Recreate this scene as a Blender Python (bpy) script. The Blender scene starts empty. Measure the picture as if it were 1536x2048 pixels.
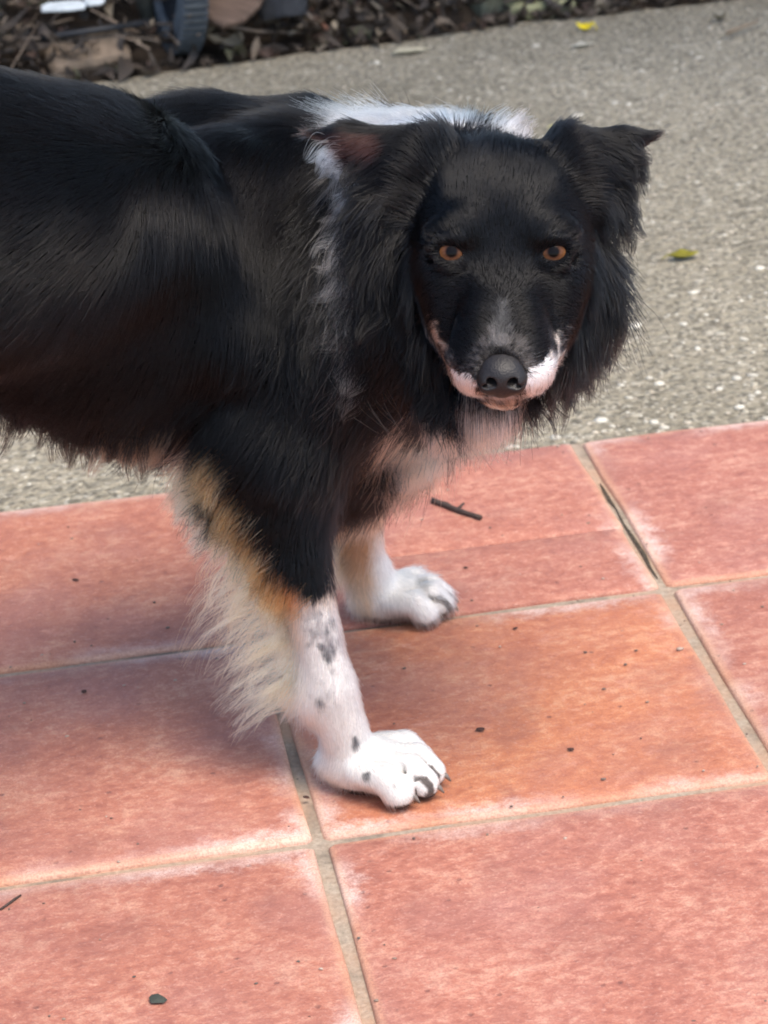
import bpy, math, random
import numpy as np
from mathutils import Matrix, Vector, kdtree

rng = np.random.default_rng(7)
random.seed(7)
R = math.radians
scene = bpy.context.scene
COL = scene.collection

# ------------------------------------------------------------------ camera
CAM_H = 0.96
PITCH, ROLL, FOC = 0.42435523, -0.0649211, 2.70007309
W0, H0 = 1536.0, 2048.0
_cp, _sp = math.cos(PITCH), math.sin(PITCH)
FWD = np.array([0, _cp, -_sp])
_r0, _u0 = np.array([1.0, 0, 0]), np.array([0, _sp, _cp])
_c, _s = math.cos(ROLL), math.sin(ROLL)
RIGHT = _c * _r0 + _s * _u0
UP = -_s * _r0 + _c * _u0
CAMP = np.array([0, 0, CAM_H])
cam = bpy.data.cameras.new('camera')
cam.sensor_fit = 'VERTICAL'
cam.sensor_height = 24.0
cam.lens = 24.0 * FOC
cam.clip_end = 400
cam.clip_start = 0.05
cam.dof.use_dof = True
cam.dof.focus_distance = 1.72
cam.dof.aperture_fstop = 11.0
camo = bpy.data.objects.new('camera', cam)
COL.objects.link(camo)
camo.matrix_world = Matrix((
    (RIGHT[0], UP[0], -FWD[0], 0), (RIGHT[1], UP[1], -FWD[1], 0),
    (RIGHT[2], UP[2], -FWD[2], CAM_H), (0, 0, 0, 1)))
scene.camera = camo

# ------------------------------------------------------------------ light
SUN_EL, SUN_AZ = R(64), R(146)          # azimuth clockwise from +Y
world = bpy.data.worlds.new('World')
scene.world = world
world.use_nodes = True
wn = world.node_tree.nodes
sky = wn.new('ShaderNodeTexSky')
sky.sky_type = 'NISHITA'
sky.sun_disc = False
sky.sun_elevation = SUN_EL
sky.sun_rotation = SUN_AZ
sky.air_density = 1.0
sky.dust_density = 2.2
wn['Background'].inputs['Strength'].default_value = 0.125
world.node_tree.links.new(sky.outputs[0], wn['Background'].inputs['Color'])
sun = bpy.data.lights.new('sun', 'SUN')
sun.energy = 1.35
sun.angle = R(32)
sun.color = (1.0, 0.90, 0.76)
suno = bpy.data.objects.new('sun', sun)
COL.objects.link(suno)
sdir = Vector((math.sin(SUN_AZ) * math.cos(SUN_EL), math.cos(SUN_AZ) * math.cos(SUN_EL), math.sin(SUN_EL)))
suno.rotation_euler = sdir.to_track_quat('Z', 'Y').to_euler()
scene.view_settings.view_transform = 'Standard'
scene.view_settings.look = 'None'
scene.view_settings.gamma = 1
scene.view_settings.exposure = 1.50
scene.view_settings.use_curve_mapping = False
scene.render.engine = 'CYCLES'
scene.cycles.filter_width = 1.9
scene.cycles.max_bounces = 10
scene.cycles.use_denoising = True


# ------------------------------------------------------------------ helpers
def ray(px, py):
    d = FWD * FOC * H0 + RIGHT * (px - W0 / 2) - UP * (py - H0 / 2)
    return d / np.linalg.norm(d)


def atY(px, py, Y):
    d = ray(px, py)
    return CAMP + d * (Y / d[1])


def atD(px, py, D):
    return CAMP + ray(px, py) * D


def atZ(px, py, z=0.0):
    d = ray(px, py)
    return CAMP + d * ((z - CAM_H) / d[2])


def link(name, data, parent=None, mat=None):
    o = bpy.data.objects.new(name, data)
    COL.objects.link(o)
    if parent is not None:
        o.parent = parent
    if mat is not None and len(data.materials) == 0:
        data.materials.append(mat)
    return o


def mesh(name, verts, faces, smooth=False):
    me = bpy.data.meshes.new(name)
    me.from_pydata([tuple(map(float, v)) for v in verts], [], [tuple(map(int, f)) for f in faces])
    if smooth:
        me.polygons.foreach_set('use_smooth', [True] * len(me.polygons))
    me.update()
    return me


def tag(o, label, cat, group=None, kind=None):
    o['label'] = label
    o['category'] = cat
    if group:
        o['group'] = group
    if kind:
        o['kind'] = kind
    return o


def empty(name, loc):
    o = bpy.data.objects.new(name, None)
    COL.objects.link(o)
    o.location = tuple(map(float, loc))
    o.empty_display_size = 0.05
    return o


def newmat(name):
    m = bpy.data.materials.new(name)
    m.use_nodes = True
    nt = m.node_tree
    return m, nt, nt.nodes['Principled BSDF']


class NB:
    """small node builder"""
    def __init__(self, nt):
        self.nt = nt

    def n(self, t, **kw):
        nd = self.nt.nodes.new(t)
        for k, v in kw.items():
            setattr(nd, k, v)
        return nd

    def l(self, a, b):
        self.nt.links.new(a, b)

    def coord(self, out='Object'):
        return self.n('ShaderNodeTexCoord').outputs[out]

    def mapping(self, v, scale=(1, 1, 1), rot=(0, 0, 0)):
        m = self.n('ShaderNodeMapping')
        m.inputs['Scale'].default_value = scale
        m.inputs['Rotation'].default_value = rot
        self.l(v, m.inputs['Vector'])
        return m.outputs[0]

    def noise(self, v, scale, detail=4, rough=.55, dist=0):
        t = self.n('ShaderNodeTexNoise')
        t.inputs['Scale'].default_value = scale
        t.inputs['Detail'].default_value = detail
        t.inputs['Roughness'].default_value = rough
        t.inputs['Distortion'].default_value = dist
        self.l(v, t.inputs['Vector'])
        return t.outputs['Fac']

    def vor(self, v, scale, out='Distance', rand=1):
        t = self.n('ShaderNodeTexVoronoi')
        t.inputs['Scale'].default_value = scale
        t.inputs['Randomness'].default_value = rand
        self.l(v, t.inputs['Vector'])
        return t.outputs[out]

    def ramp(self, v, stops, interp='LINEAR'):
        r = self.n('ShaderNodeValToRGB')
        cr = r.color_ramp
        cr.interpolation = interp
        while len(cr.elements) < len(stops):
            cr.elements.new(0.5)
        for e, (p, c) in zip(cr.elements, stops):
            e.position = p
            if not hasattr(c, '__len__'):
                c = (c, c, c)
            e.color = (*c[:3], 1)
        self.l(v, r.inputs[0])
        return r.outputs[0]

    def mix(self, f, a, b, mode='MIX'):
        m = self.n('ShaderNodeMix', data_type='RGBA', blend_type=mode)
        for sock, val in ((m.inputs[0], f), (m.inputs[6], a), (m.inputs[7], b)):
            if hasattr(val, 'is_output'):
                self.l(val, sock)
            elif hasattr(val, '__len__'):
                sock.default_value = (*val[:3], 1)
            else:
                sock.default_value = val
        return m.outputs[2]

    def math(self, op, a, b=None, c=None):
        m = self.n('ShaderNodeMath', operation=op)
        for i, v in enumerate((a, b, c)):
            if v is None:
                continue
            if hasattr(v, 'is_output'):
                self.l(v, m.inputs[i])
            else:
                m.inputs[i].default_value = v
        return m.outputs[0]

    def bump(self, h, strength, dist, prev=None):
        b = self.n('ShaderNodeBump')
        b.inputs['Strength'].default_value = strength
        b.inputs['Distance'].default_value = dist
        self.l(h, b.inputs['Height'])
        if prev is not None:
            self.l(prev, b.inputs['Normal'])
        return b.outputs[0]


def simple_mat(name, color, rough=.7, var=.25, scale=60, bump=.3, spec=.3, stretch=(1, 1, 1)):
    m, nt, p = newmat(name)
    b = NB(nt)
    v = b.mapping(b.coord(), stretch)
    f = b.noise(v, scale, 5, .6)
    lo = [c * (1 - var) for c in color]
    hi = [min(1, c * (1 + var)) for c in color]
    b.l(b.ramp(f, [(.3, lo), (.7, hi)]), p.inputs['Base Color'])
    p.inputs['Roughness'].default_value = rough
    p.inputs['Specular IOR Level'].default_value = spec
    b.l(b.bump(f, bump, .003), p.inputs['Normal'])
    return m


# ------------------------------------------------------------------ the tile grid
YAW = 0.13866141
SU, SV = 0.33318327 * CAM_H, 0.32119498 * CAM_H
OU, OV = 0.17010136 * CAM_H, 2.29932997 * CAM_H
cy, sy = math.cos(YAW), math.sin(YAW)


def grid(u, v, z=0.0):
    a, b = u * SU + OU, OV - v * SV
    return np.array([cy * a - sy * b, sy * a + cy * b, z])


# ------------------------------------------------------------------ ground materials
def mat_tile():
    m, nt, p = newmat('terracotta')
    b = NB(nt)
    co = b.coord()
    info = b.n('ShaderNodeObjectInfo')
    add = b.n('ShaderNodeVectorMath', operation='ADD')
    b.l(co, add.inputs[0])
    sc = b.n('ShaderNodeVectorMath', operation='SCALE')
    sc.inputs['Scale'].default_value = 0.73
    b.l(info.outputs['Location'], sc.inputs[0])
    b.l(sc.outputs[0], add.inputs[1])
    v = add.outputs[0]
    vs = b.mapping(v, (1, 1.35, 1), (0, 0, R(-6)))
    broad = b.noise(v, 6.5, 3, .55)
    mid = b.noise(vs, 85, 6, .72, .15)
    fine = b.noise(vs, 250, 4, .72)
    grit = b.noise(v, 700, 2, .6)
    soft = b.noise(v, 15, 4, .6)
    mot = b.math('ADD', b.math('MULTIPLY', mid, .66), b.math('MULTIPLY', soft, .34))
    col = b.ramp(mot, [(.34, (.235, .075, .056)), (.5, (.385, .150, .108)), (.66, (.56, .31, .225))])
    orange = b.ramp(mot, [(.34, (.43, .125, .055)), (.52, (.60, .225, .10)), (.68, (.76, .42, .23))])
    tint = b.n('ShaderNodeAttribute', attribute_name='tint', attribute_type='OBJECT').outputs['Fac']
    sep = b.n('ShaderNodeSeparateXYZ')
    b.l(co, sep.inputs[0])
    of = b.math('MULTIPLY', tint, b.ramp(broad, [(.36, .55), (.62, 1.0)]))
    col = b.mix(of, col, orange)
    # greyish mauve bloom of old wear
    gf = b.ramp(b.noise(v, 7, 4, .6), [(.48, 0), (.72, .55)])
    col = b.mix(gf, col, (.35, .165, .145))
    dk = b.ramp(b.noise(v, 11, 5, .65, .4), [(.52, 0), (.68, .55)])
    col = b.mix(dk, col, (.255, .098, .075))
    # pale scuffs
    sf = b.ramp(fine, [(.55, 0), (.70, .45)])
    col = b.mix(sf, col, (.66, .40, .31))
    blot = b.ramp(b.noise(vs, 38, 7, .78, .2), [(.56, 0), (.68, .5)])
    col = b.mix(blot, col, (.66, .34, .25))
    pits = b.vor(v, 95)
    pitr = b.n('ShaderNodeSeparateColor')
    b.l(b.vor(v, 95, 'Color'), pitr.inputs[0])
    pit = b.math('MULTIPLY', b.ramp(pits, [(.10, 1), (.22, 0)]), b.ramp(pitr.outputs[0], [(.90, 0), (.94, 1)]))
    col = b.mix(b.math('MULTIPLY', pit, .7), col, (.17, .07, .055))
    # lime bloom creeping in from the edges
    ex = b.math('SUBTRACT', SU / 2, b.math('ABSOLUTE', sep.outputs[0]))
    ey = b.math('SUBTRACT', SV / 2, b.math('ABSOLUTE', sep.outputs[1]))
    e = b.math('MINIMUM', ex, ey)
    e2 = b.math('ADD', e, b.math('MULTIPLY', b.math('SUBTRACT', b.noise(v, 70, 8, .85), .5), .075))
    ef = b.ramp(e2, [(.006, 1), (.024, 0)])
    patch = b.ramp(b.noise(v, 8, 2, .5), [(.46, .05), (.64, .85)])
    lime = b.math('MULTIPLY', ef, patch)
    col = b.mix(lime, col, (.78, .60, .53))
    rim = b.math('MULTIPLY', b.ramp(e, [(.006, 1), (.011, 0)]), .55)
    col = b.mix(rim, col, (.62, .35, .21))
    val = b.n('ShaderNodeHueSaturation')
    b.l(col, val.inputs['Color'])
    b.l(b.math('ADD', .9, b.math('MULTIPLY', info.outputs['Random'], .2)), val.inputs['Value'])
    g2 = b.mix(b.math('MULTIPLY', b.ramp(grit, [(.38, 1), (.56, 0)]), .40), val.outputs[0], (.25, .09, .07))
    b.l(g2, p.inputs['Base Color'])
    b.l(b.ramp(mid, [(.3, .5), (.7, .72)]), p.inputs['Roughness'])
    p.inputs['Specular IOR Level'].default_value = .35
    n1 = b.bump(b.math('SUBTRACT', mid, b.math('MULTIPLY', pit, .8)), .45, .0025)
    n2 = b.bump(fine, .5, .0018, n1)
    b.l(b.bump(grit, .25, .0006, n2), p.inputs['Normal'])
    return m


def mat_concrete():
    m, nt, p = newmat('exposed_aggregate')
    b = NB(nt)
    co = b.coord()
    wob = b.mapping(co, (1, 1, 1))
    v1 = b.vor(wob, 95, 'Color')
    d1 = b.vor(wob, 95)
    v2 = b.vor(co, 230, 'Color')
    broad = b.noise(co, 1.7, 4, .6)
    mid = b.noise(co, 14, 5, .65)
    fine = b.noise(co, 130, 5, .7)
    cem = b.ramp(fine, [(.3, (.17, .148, .108)), (.7, (.42, .375, .282))])
    s = b.n('ShaderNodeSeparateColor')
    b.l(v1, s.inputs[0])
    st = b.ramp(s.outputs[0], [(0, (.15, .13, .10)), (.35, (.26, .235, .18)), (.6, (.34, .30, .23)), (.85, (.43, .385, .30)), (1, (.54, .50, .41))])
    stone_f = b.math('MULTIPLY', b.ramp(d1, [(.42, 1), (.58, 0)]), b.ramp(mid, [(.4, .25), (.62, .9)]))
    col = b.mix(stone_f, cem, st)
    s2 = b.n('ShaderNodeSeparateColor')
    b.l(v2, s2.inputs[0])
    col = b.mix(b.ramp(s2.outputs[1], [(.74, 0), (.86, .7)]), col, (.10, .09, .07))
    col = b.mix(b.ramp(s2.outputs[2], [(.90, 0), (.95, .6)]), col, (.56, .52, .43))
    stain = b.ramp(broad, [(.35, (.62, .62, .60)), (.7, (1, 1, 1))])
    col = b.mix(.8, col, stain, 'MULTIPLY')
    b.l(col, p.inputs['Base Color'])
    p.inputs['Roughness'].default_value = .85
    p.inputs['Specular IOR Level'].default_value = .25
    h = b.math('SUBTRACT', 1, d1)
    n1 = b.bump(h, .75, .006)
    n2 = b.bump(fine, .6, .002, n1)
    b.l(b.bump(mid, .3, .006, n2), p.inputs['Normal'])
    return m


M_TILE = mat_tile()
M_CONC = mat_concrete()
M_GROUT, nt, p = newmat('grout')
b = NB(nt)
co = b.coord()
g0 = b.ramp(b.noise(co, 240, 5, .65), [(.3, (.25, .20, .15)), (.7, (.44, .37, .29))])
g0 = b.mix(b.ramp(b.noise(co, 9, 4, .6), [(.42, 0), (.62, .6)]), g0, (.46, .27, .17))
g0 = b.mix(b.ramp(b.noise(co, 13, 4, .65), [(.52, 0), (.66, .75)]), g0, (.13, .11, .085))
b.l(g0, p.inputs['Base Color'])
p.inputs['Roughness'].default_value = .92
b.l(b.bump(b.noise(co, 260, 5, .7), .7, .003), p.inputs['Normal'])
M_SOIL = simple_mat('soil', (.040, .030, .022), .95, .5, 45, .9, .1)

# ------------------------------------------------------------------ ground, bed, concrete, patio
def sheet(name, pts, z, mat, nx=1, ny=1):
    me = mesh(name, [(p[0], p[1], z) for p in pts], [tuple(range(len(pts)))])
    o = link(name, me, None, mat)
    o['kind'] = 'structure'
    return o


sheet('ground', [(-60, -60), (60, -60), (60, 60), (-60, 60)], -.09, M_SOIL)

# far edge of the concrete, where the litter bed begins
EDGE_PX = [(-900, 330), (-300, 240), (0, 187), (150, 162), (280, 142), (420, 122), (520, 106), (640, 92), (770, 77), (900, 58),
           (1020, 38), (1180, 22), (1400, -4), (1700, -40), (2400, -120)]
EDGE = [atZ(px, py, 0)[:2] for px, py in EDGE_PX]


def concrete_slab():
    e = [np.array(q) for q in EDGE]
    dense = []
    for a, bq in zip(e[:-1], e[1:]):
        k = max(2, int(np.linalg.norm(bq - a) / .025))
        for i in range(k):
            t = i / k
            w = random.uniform(-.008, .008)
            dense.append(a * (1 - t) + bq * t + np.array([0, w]))
    dense.append(e[-1])
    L, Rr = dense[0], dense[-1]
    near = [grid(9, 0)[:2], grid(-9, 0)[:2]]
    top = dense + [np.array([Rr[0] + 2, near[0][1]]), near[0], near[1], np.array([L[0] - 2, near[1][1]])]
    n = len(top)
    z = -.007
    v = [(q[0], q[1], z) for q in top] + [(q[0], q[1], -.11) for q in top]
    f = [tuple(range(n))] + [(i, i + n, (i + 1) % n + n, (i + 1) % n) for i in range(n)]
    me = mesh('concrete', v, f)
    o = link('concrete_path', me, None, M_CONC)
    o['kind'] = 'structure'
    return o


concrete_slab()


def bed():
    # gently mounded soil of the planting bed behind the concrete
    nx, ny = 90, 44
    v, f = [], []
    lr = np.random.default_rng(3)
    hx = lr.random((nx + 1, ny + 1))
    for i in range(nx + 1):
        for j in range(ny + 1):
            t = i / nx
            x = -2.2 + 4.8 * t
            ey = np.interp(x, [q[0] for q in EDGE], [q[1] for q in EDGE])
            y = ey - .03 + (j / ny) ** 1.3 * 3.2
            z = -.02 + .05 * min(1, j / 9) + .02 * math.sin(x * 7 + y * 5) * min(1, j / 6) + (hx[i, j] - .5) * .022
            v.append((x, y, z if j else -.03))
    for i in range(nx):
        for j in range(ny):
            a = i * (ny + 1) + j
            f.append((a, a + ny + 1, a + ny + 2, a + 1))
    o = link('soil_bed', mesh('soil_bed', v, f, True), None, M_SOIL)
    o['kind'] = 'structure'


bed()

# patio base carrying every tile
c4 = [grid(-6, 0), grid(7, 0), grid(7, 8), grid(-6, 8)]
patio = link('patio', mesh('patio', [(q[0], q[1], -.0042) for q in c4] + [(q[0], q[1], -.08) for q in c4],
             [(0, 1, 2, 3), (4, 5, 1, 0), (5, 6, 2, 1), (6, 7, 3, 2), (7, 4, 0, 3)]), None, M_GROUT)
patio['kind'] = 'structure'


def tile_mesh(w, d, seed, th=.02):
    """tile slab with softly rounded rim and a slightly wandering outline"""
    lr = random.Random(seed)
    n = 5
    ring0 = []
    cr = .008

    def outline(inset):
        lr2 = random.Random(seed + 5)
        pts = []
        cs = [(-w / 2, -d / 2), (w / 2, -d / 2), (w / 2, d / 2), (-w / 2, d / 2)]
        for k in range(4):
            a, bq = cs[k], cs[(k + 1) % 4]
            for i in range(n):
                t = i / n
                t = .012 + .976 * (i / (n - 1))
                x, y = a[0] + (bq[0] - a[0]) * t, a[1] + (bq[1] - a[1]) * t
                j = lr2.uniform(-.0012, .0012)
                sx = (w / 2 - inset + j) / (w / 2)
                sy_ = (d / 2 - inset + j) / (d / 2)
                pts.append((x * sx, y * sy_))
        return pts
    rings = [(0, -th), (0, -.0032), (.0008, -.0011), (.0028, 0), (.03, .0005)]
    v, f = [], []
    m = 4 * n
    for ins, z in rings:
        for (x, y) in outline(ins):
            v.append((x, y, z))
    for r_ in range(len(rings) - 1):
        for i in range(m):
            a = r_ * m + i
            bq = r_ * m + (i + 1) % m
            f.append((a, bq, bq + m, a + m))
    f.append(tuple(range((len(rings) - 1) * m, len(rings) * m)))
    return mesh('tile', v, f, True)


GAP = .0085
tile_variants = [tile_mesh(SU - GAP, SV - GAP, s) for s in (1, 2, 3, 4)]
for me in tile_variants:
    me.materials.append(M_TILE)
k = 0
for vi in range(0, 8):
    for ui in range(-6, 7):
        if (ui, vi) == (0, 0):
            continue
        o = bpy.data.objects.new('tile', tile_variants[(ui * 3 + vi * 5 + (ui * vi) % 3) % 4])
        COL.objects.link(o)
        o.parent = patio
        c = grid(ui + .5, vi + .5)
        flip = random.choice((0, math.pi))
        o.location = (c[0], c[1], random.uniform(-.0008, .0006))
        o.rotation_euler = (random.uniform(-.0025, .0025), random.uniform(-.0025, .0025), YAW + flip + random.uniform(-.004, .004))
        o['tint'] = {(0, 1): .85, (-1, 0): .35, (-1, 1): .22, (0, 2): .10, (-1, 2): .16}.get((ui, vi), random.uniform(0, .15))
# the cracked tile behind the far front paw: two pieces
for (v0, v1, sd) in ((.0, .617, 11), (.617, 1.0, 12)):
    d = (v1 - v0) * SV - GAP / 2 - .0004
    me = tile_mesh(SU - GAP, d, sd)
    me.materials.append(M_TILE)
    o = link('tile', me, patio)
    mid = (v0 + v1) / 2 + (GAP / 4 / SV if v0 == 0 else -GAP / 4 / SV)
    c = grid(.5, mid)
    o.location = (c[0], c[1], 0)
    o.rotation_euler = (0, 0, YAW + (.006 if v0 == 0 else .006))
    o['tint'] = .12
    o['label'] = 'cracked terracotta tile piece'

# gap right of the cracked tile; its dark depth is painted on this strip
fv, ff = [], []
fr = random.Random(9)
prof_ = [(.30, .0004), (.35, .0014), (.42, .0018), (.48, .0006), (.58, .0009), (.66, .0017), (.78, .0019), (.86, .0012), (.93, .0004)]
for k, (vv, hw) in enumerate(prof_):
    c = grid(1.0, vv, -.0030)
    ox = fr.uniform(-.0008, .0008)
    fv += [(c[0] - hw + ox, c[1], c[2]), (c[0] + ox, c[1], c[2] + .0004), (c[0] + hw + ox, c[1], c[2])]
    if k:
        a = 3 * k
        ff += [(a - 3, a - 2, a + 1, a), (a - 2, a - 1, a + 2, a + 1)]
fo = link('joint_gap', mesh('joint_gap', fv, ff), patio, simple_mat('joint_gap', (.075, .060, .045), .95, .5, 300, .8, .1))
fo['kind'] = 'stuff'

# ------------------------------------------------------------------ stones bedded in the concrete
M_STONE, nt, p = newmat('aggregate_stone')
b = NB(nt)
at_ = b.n('ShaderNodeAttribute', attribute_name='coat').outputs['Color']
b.l(b.mix(b.ramp(b.noise(b.coord(), 400, 4, .6), [(.3, 0), (.7, .35)]), at_, (.30, .27, .22)), p.inputs['Base Color'])
p.inputs['Roughness'].default_value = .7


def ico():
    t = (1 + 5 ** .5) / 2
    v = np.array([(-1, t, 0), (1, t, 0), (-1, -t, 0), (1, -t, 0), (0, -1, t), (0, 1, t), (0, -1, -t), (0, 1, -t),
                  (t, 0, -1), (t, 0, 1), (-t, 0, -1), (-t, 0, 1)]) / math.sqrt(1 + t * t)
    f = np.array([(0, 11, 5), (0, 5, 1), (0, 1, 7), (0, 7, 10), (0, 10, 11), (1, 5, 9), (5, 11, 4), (11, 10, 2), (10, 7, 6), (7, 1, 8),
                  (3, 9, 4), (3, 4, 2), (3, 2, 6), (3, 6, 8), (3, 8, 9), (4, 9, 5), (2, 4, 11), (6, 2, 10), (8, 6, 7), (9, 8, 1)])
    return v, f


def np_mesh(name, V, F, colors=None, smooth=True):
    """fast mesh from numpy arrays; F is (n,3) or (n,4); colors per vertex"""
    me = bpy.data.meshes.new(name)
    V = np.ascontiguousarray(V, dtype=np.float32)
    F = np.ascontiguousarray(F, dtype=np.int32)
    k_ = F.shape[1]
    me.vertices.add(len(V))
    me.vertices.foreach_set('co', V.ravel())
    me.loops.add(F.size)
    me.loops.foreach_set('vertex_index', F.ravel())
    me.polygons.add(len(F))
    me.polygons.foreach_set('loop_start', np.arange(0, F.size, k_, dtype=np.int32))
    me.polygons.foreach_set('use_smooth', np.full(len(F), smooth))
    if colors is not None:
        a = me.attributes.new('coat', 'FLOAT_COLOR', 'POINT')
        cc = np.ones((len(V), 4), np.float32)
        cc[:, :3] = colors
        a.data.foreach_set('color', cc.ravel())
    me.update(calc_edges=True)
    me.validate()
    return me


def stones():
    iv, if_ = ico()
    V, F, C = [], [], []
    off = 0
    pal = np.array([(.42, .38, .29), (.56, .52, .43), (.30, .265, .20), (.20, .175, .135), (.36, .31, .23), (.46, .40, .31)])
    lr = np.random.default_rng(12)
    n = 0
    while n < 3600:
        u = lr.uniform(-1.6, 3.2)
        vv = -lr.uniform(0.005, 1) ** 1.6 * 5.2
        q = grid(u, vv)
        ey = np.interp(q[0], [e[0] for e in EDGE], [e[1] for e in EDGE])
        if q[1] > ey - .02 or vv > -.03:
            continue
        # denser, larger stones where the path is worn, right of the dog
        if lr.random() > .35 + .65 * np.clip((u + .3) / 1.4, 0, 1):
            continue
        big = lr.random() < (.10 if q[1] < 2.75 and u > .6 else .04 if q[1] < 2.75 else .012)
        s = lr.uniform(.0014, .0034) * (2.0 if big else 1)
        sc = np.array([s * lr.uniform(.8, 1.6), s * lr.uniform(.7, 1.2), s * .45])
        a = lr.uniform(0, 6.28)
        w = iv * (1 + lr.uniform(-.18, .18, (12, 1))) * sc
        w = np.stack([w[:, 0] * math.cos(a) - w[:, 1] * math.sin(a), w[:, 0] * math.sin(a) + w[:, 1] * math.cos(a), w[:, 2]], 1)
        V.append(w + np.array([q[0], q[1], -.007 + s * .1]))
        F.append(if_ + off)
        C.append(np.tile((np.array([.60, .56, .47]) if big else pal[lr.integers(len(pal))]) * lr.uniform(.75, 1.1), (12, 1)))
        off += 12
        n += 1
    o = link('pebbles', np_mesh('pebbles', np.concatenate(V), np.concatenate(F), np.concatenate(C)), None, M_STONE)
    o['kind'] = 'stuff'
    o['label'] = 'small pale stones worn out of the grey concrete'


stones()

# ------------------------------------------------------------------ leaf litter in the bed
M_LITTER, nt, p = newmat('dead_leaf')
b = NB(nt)
at_ = b.n('ShaderNodeAttribute', attribute_name='coat').outputs['Color']
b.l(b.mix(b.ramp(b.noise(b.coord(), 70, 5, .6), [(.3, 0), (.7, .6)]), at_, (.05, .035, .024)), p.inputs['Base Color'])
p.inputs['Roughness'].default_value = .75


def leaf_verts(L, Wd, curl, lr):
    nl = 4
    V = []
    for i in range(nl + 1):
        t = i / nl
        w = Wd * math.sin(math.pi * min(.97, max(.05, t)) ** .85)
        zz = curl * L * (t - .5) ** 2 * 2
        V += [(t * L - L / 2, -w / 2, zz + w * .35), (t * L - L / 2, 0, zz), (t * L - L / 2, w / 2, zz + w * .35 * lr.uniform(.2, 1.4))]
    F = []
    for i in range(nl):
        a = i * 3
        F += [(a, a + 3, a + 4, a + 1), (a + 1, a + 4, a + 5, a + 2)]
    return np.array(V), np.array(F)


CLEAR = [(*atZ(320, 96, 0)[:2], .055), (*atZ(290, 104, 0)[:2], .05), (*atZ(300, 70, 0)[:2], .06), (*atZ(128, 40, .05)[:2], .04), (*atZ(180, 122, .0)[:2], .022)]


def tube(pts, rads, ns=7, closed=True):
    pts = [np.array(q, float) for q in pts]
    V, F = [], []
    up = np.array([0, 0, 1.0])
    for i, q in enumerate(pts):
        d = pts[min(i + 1, len(pts) - 1)] - pts[max(i - 1, 0)]
        d /= np.linalg.norm(d)
        ref = up if abs(d[2]) < .9 else np.array([1.0, 0, 0])
        a = np.cross(d, ref)
        a /= np.linalg.norm(a)
        c_ = np.cross(d, a)
        for k_ in range(ns):
            th = 2 * math.pi * k_ / ns
            V.append(q + rads[i] * (a * math.cos(th) + c_ * math.sin(th)))
    for i in range(len(pts) - 1):
        for k_ in range(ns):
            F.append((i * ns + k_, i * ns + (k_ + 1) % ns, (i + 1) * ns + (k_ + 1) % ns, (i + 1) * ns + k_))
    F.append(tuple(range(ns))[::-1])
    F.append(tuple(range((len(pts) - 1) * ns, len(pts) * ns)))
    return V, F


def litter():
    lr = np.random.default_rng(21)
    lp = random.Random(4)
    V, F, C = [], [], []
    off = 0
    pal = np.array([(.055, .040, .029), (.10, .076, .054), (.17, .135, .10), (.038, .029, .023), (.075, .040, .028), (.020, .017, .015), (.30, .25, .18), (.07, .075, .042)])
    wgt = np.array([.2, .13, .09, .22, .07, .20, .05, .04])
    for i in range(15000):
        x = lr.uniform(-1.1, 1.6)
        ey = np.interp(x, [q[0] for q in EDGE], [q[1] for q in EDGE])
        y = ey + .0 + abs(lr.normal(0, .55)) - .012
        if any((x - q[0]) ** 2 + (y - q[1]) ** 2 < q[2] ** 2 for q in CLEAR):
            continue
        L = (lr.uniform(.010, .032) if lr.random() < .8 else lr.uniform(.03, .055))
        v, f = leaf_verts(L, L * lr.uniform(.2, .6), lr.uniform(-.9, 1.6), lp)
        rot = (Matrix.Rotation(lr.uniform(0, 6.28), 3, 'Z') @ Matrix.Rotation(lr.normal(0, .75), 3, 'X') @ Matrix.Rotation(lr.normal(0, .55), 3, 'Y'))
        v = v @ np.array(rot).T
        z = .006 + min(.06, (y - ey) * .28) + abs(lr.normal(0, .018))
        if y < ey + .02:
            z = .004
            z -= v[:, 2].min() + .008
        V.append(v + np.array([x, y, z]))
        F.append(f + off)
        C.append(np.tile(pal[lr.choice(len(pal), p=wgt)] * lr.uniform(.6, 1.3), (len(v), 1)))
        off += len(v)
    # broken stems tangled in the leaves
    for i in range(420):
        x = lr.uniform(-1.0, 1.5)
        ey = np.interp(x, [q[0] for q in EDGE], [q[1] for q in EDGE])
        y = ey + abs(lr.normal(0, .4)) + .01
        L, a = lr.uniform(.04, .16), lr.uniform(0, 3.14)
        d = np.array([math.cos(a), math.sin(a) * .7, lr.normal(0, .25)]) * L / 2
        c0 = np.array([x, y, .015 + min(.07, (y - ey) * .3) + abs(lr.normal(0, .012))])
        r_ = lr.uniform(.0010, .0026)
        v, f = tube([c0 - d, c0 + np.array([0, 0, lr.normal(0, .006)]), c0 + d], [r_, r_, r_ * .6], 4)
        f = [q for q in f if len(q) == 4]
        V.append(np.array(v))
        F.append(np.array(f) + off)
        C.append(np.tile(np.array([.13, .10, .075]) * lr.uniform(.35, 2.0), (len(v), 1)))
        off += len(v)
    o = link('leaf_litter', np_mesh('leaf_litter', np.concatenate(V), np.concatenate(F), np.concatenate(C)), None, M_LITTER)
    o['kind'] = 'stuff'
    o['label'] = 'brown dead leaves covering the bed behind the concrete'


litter()


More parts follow.
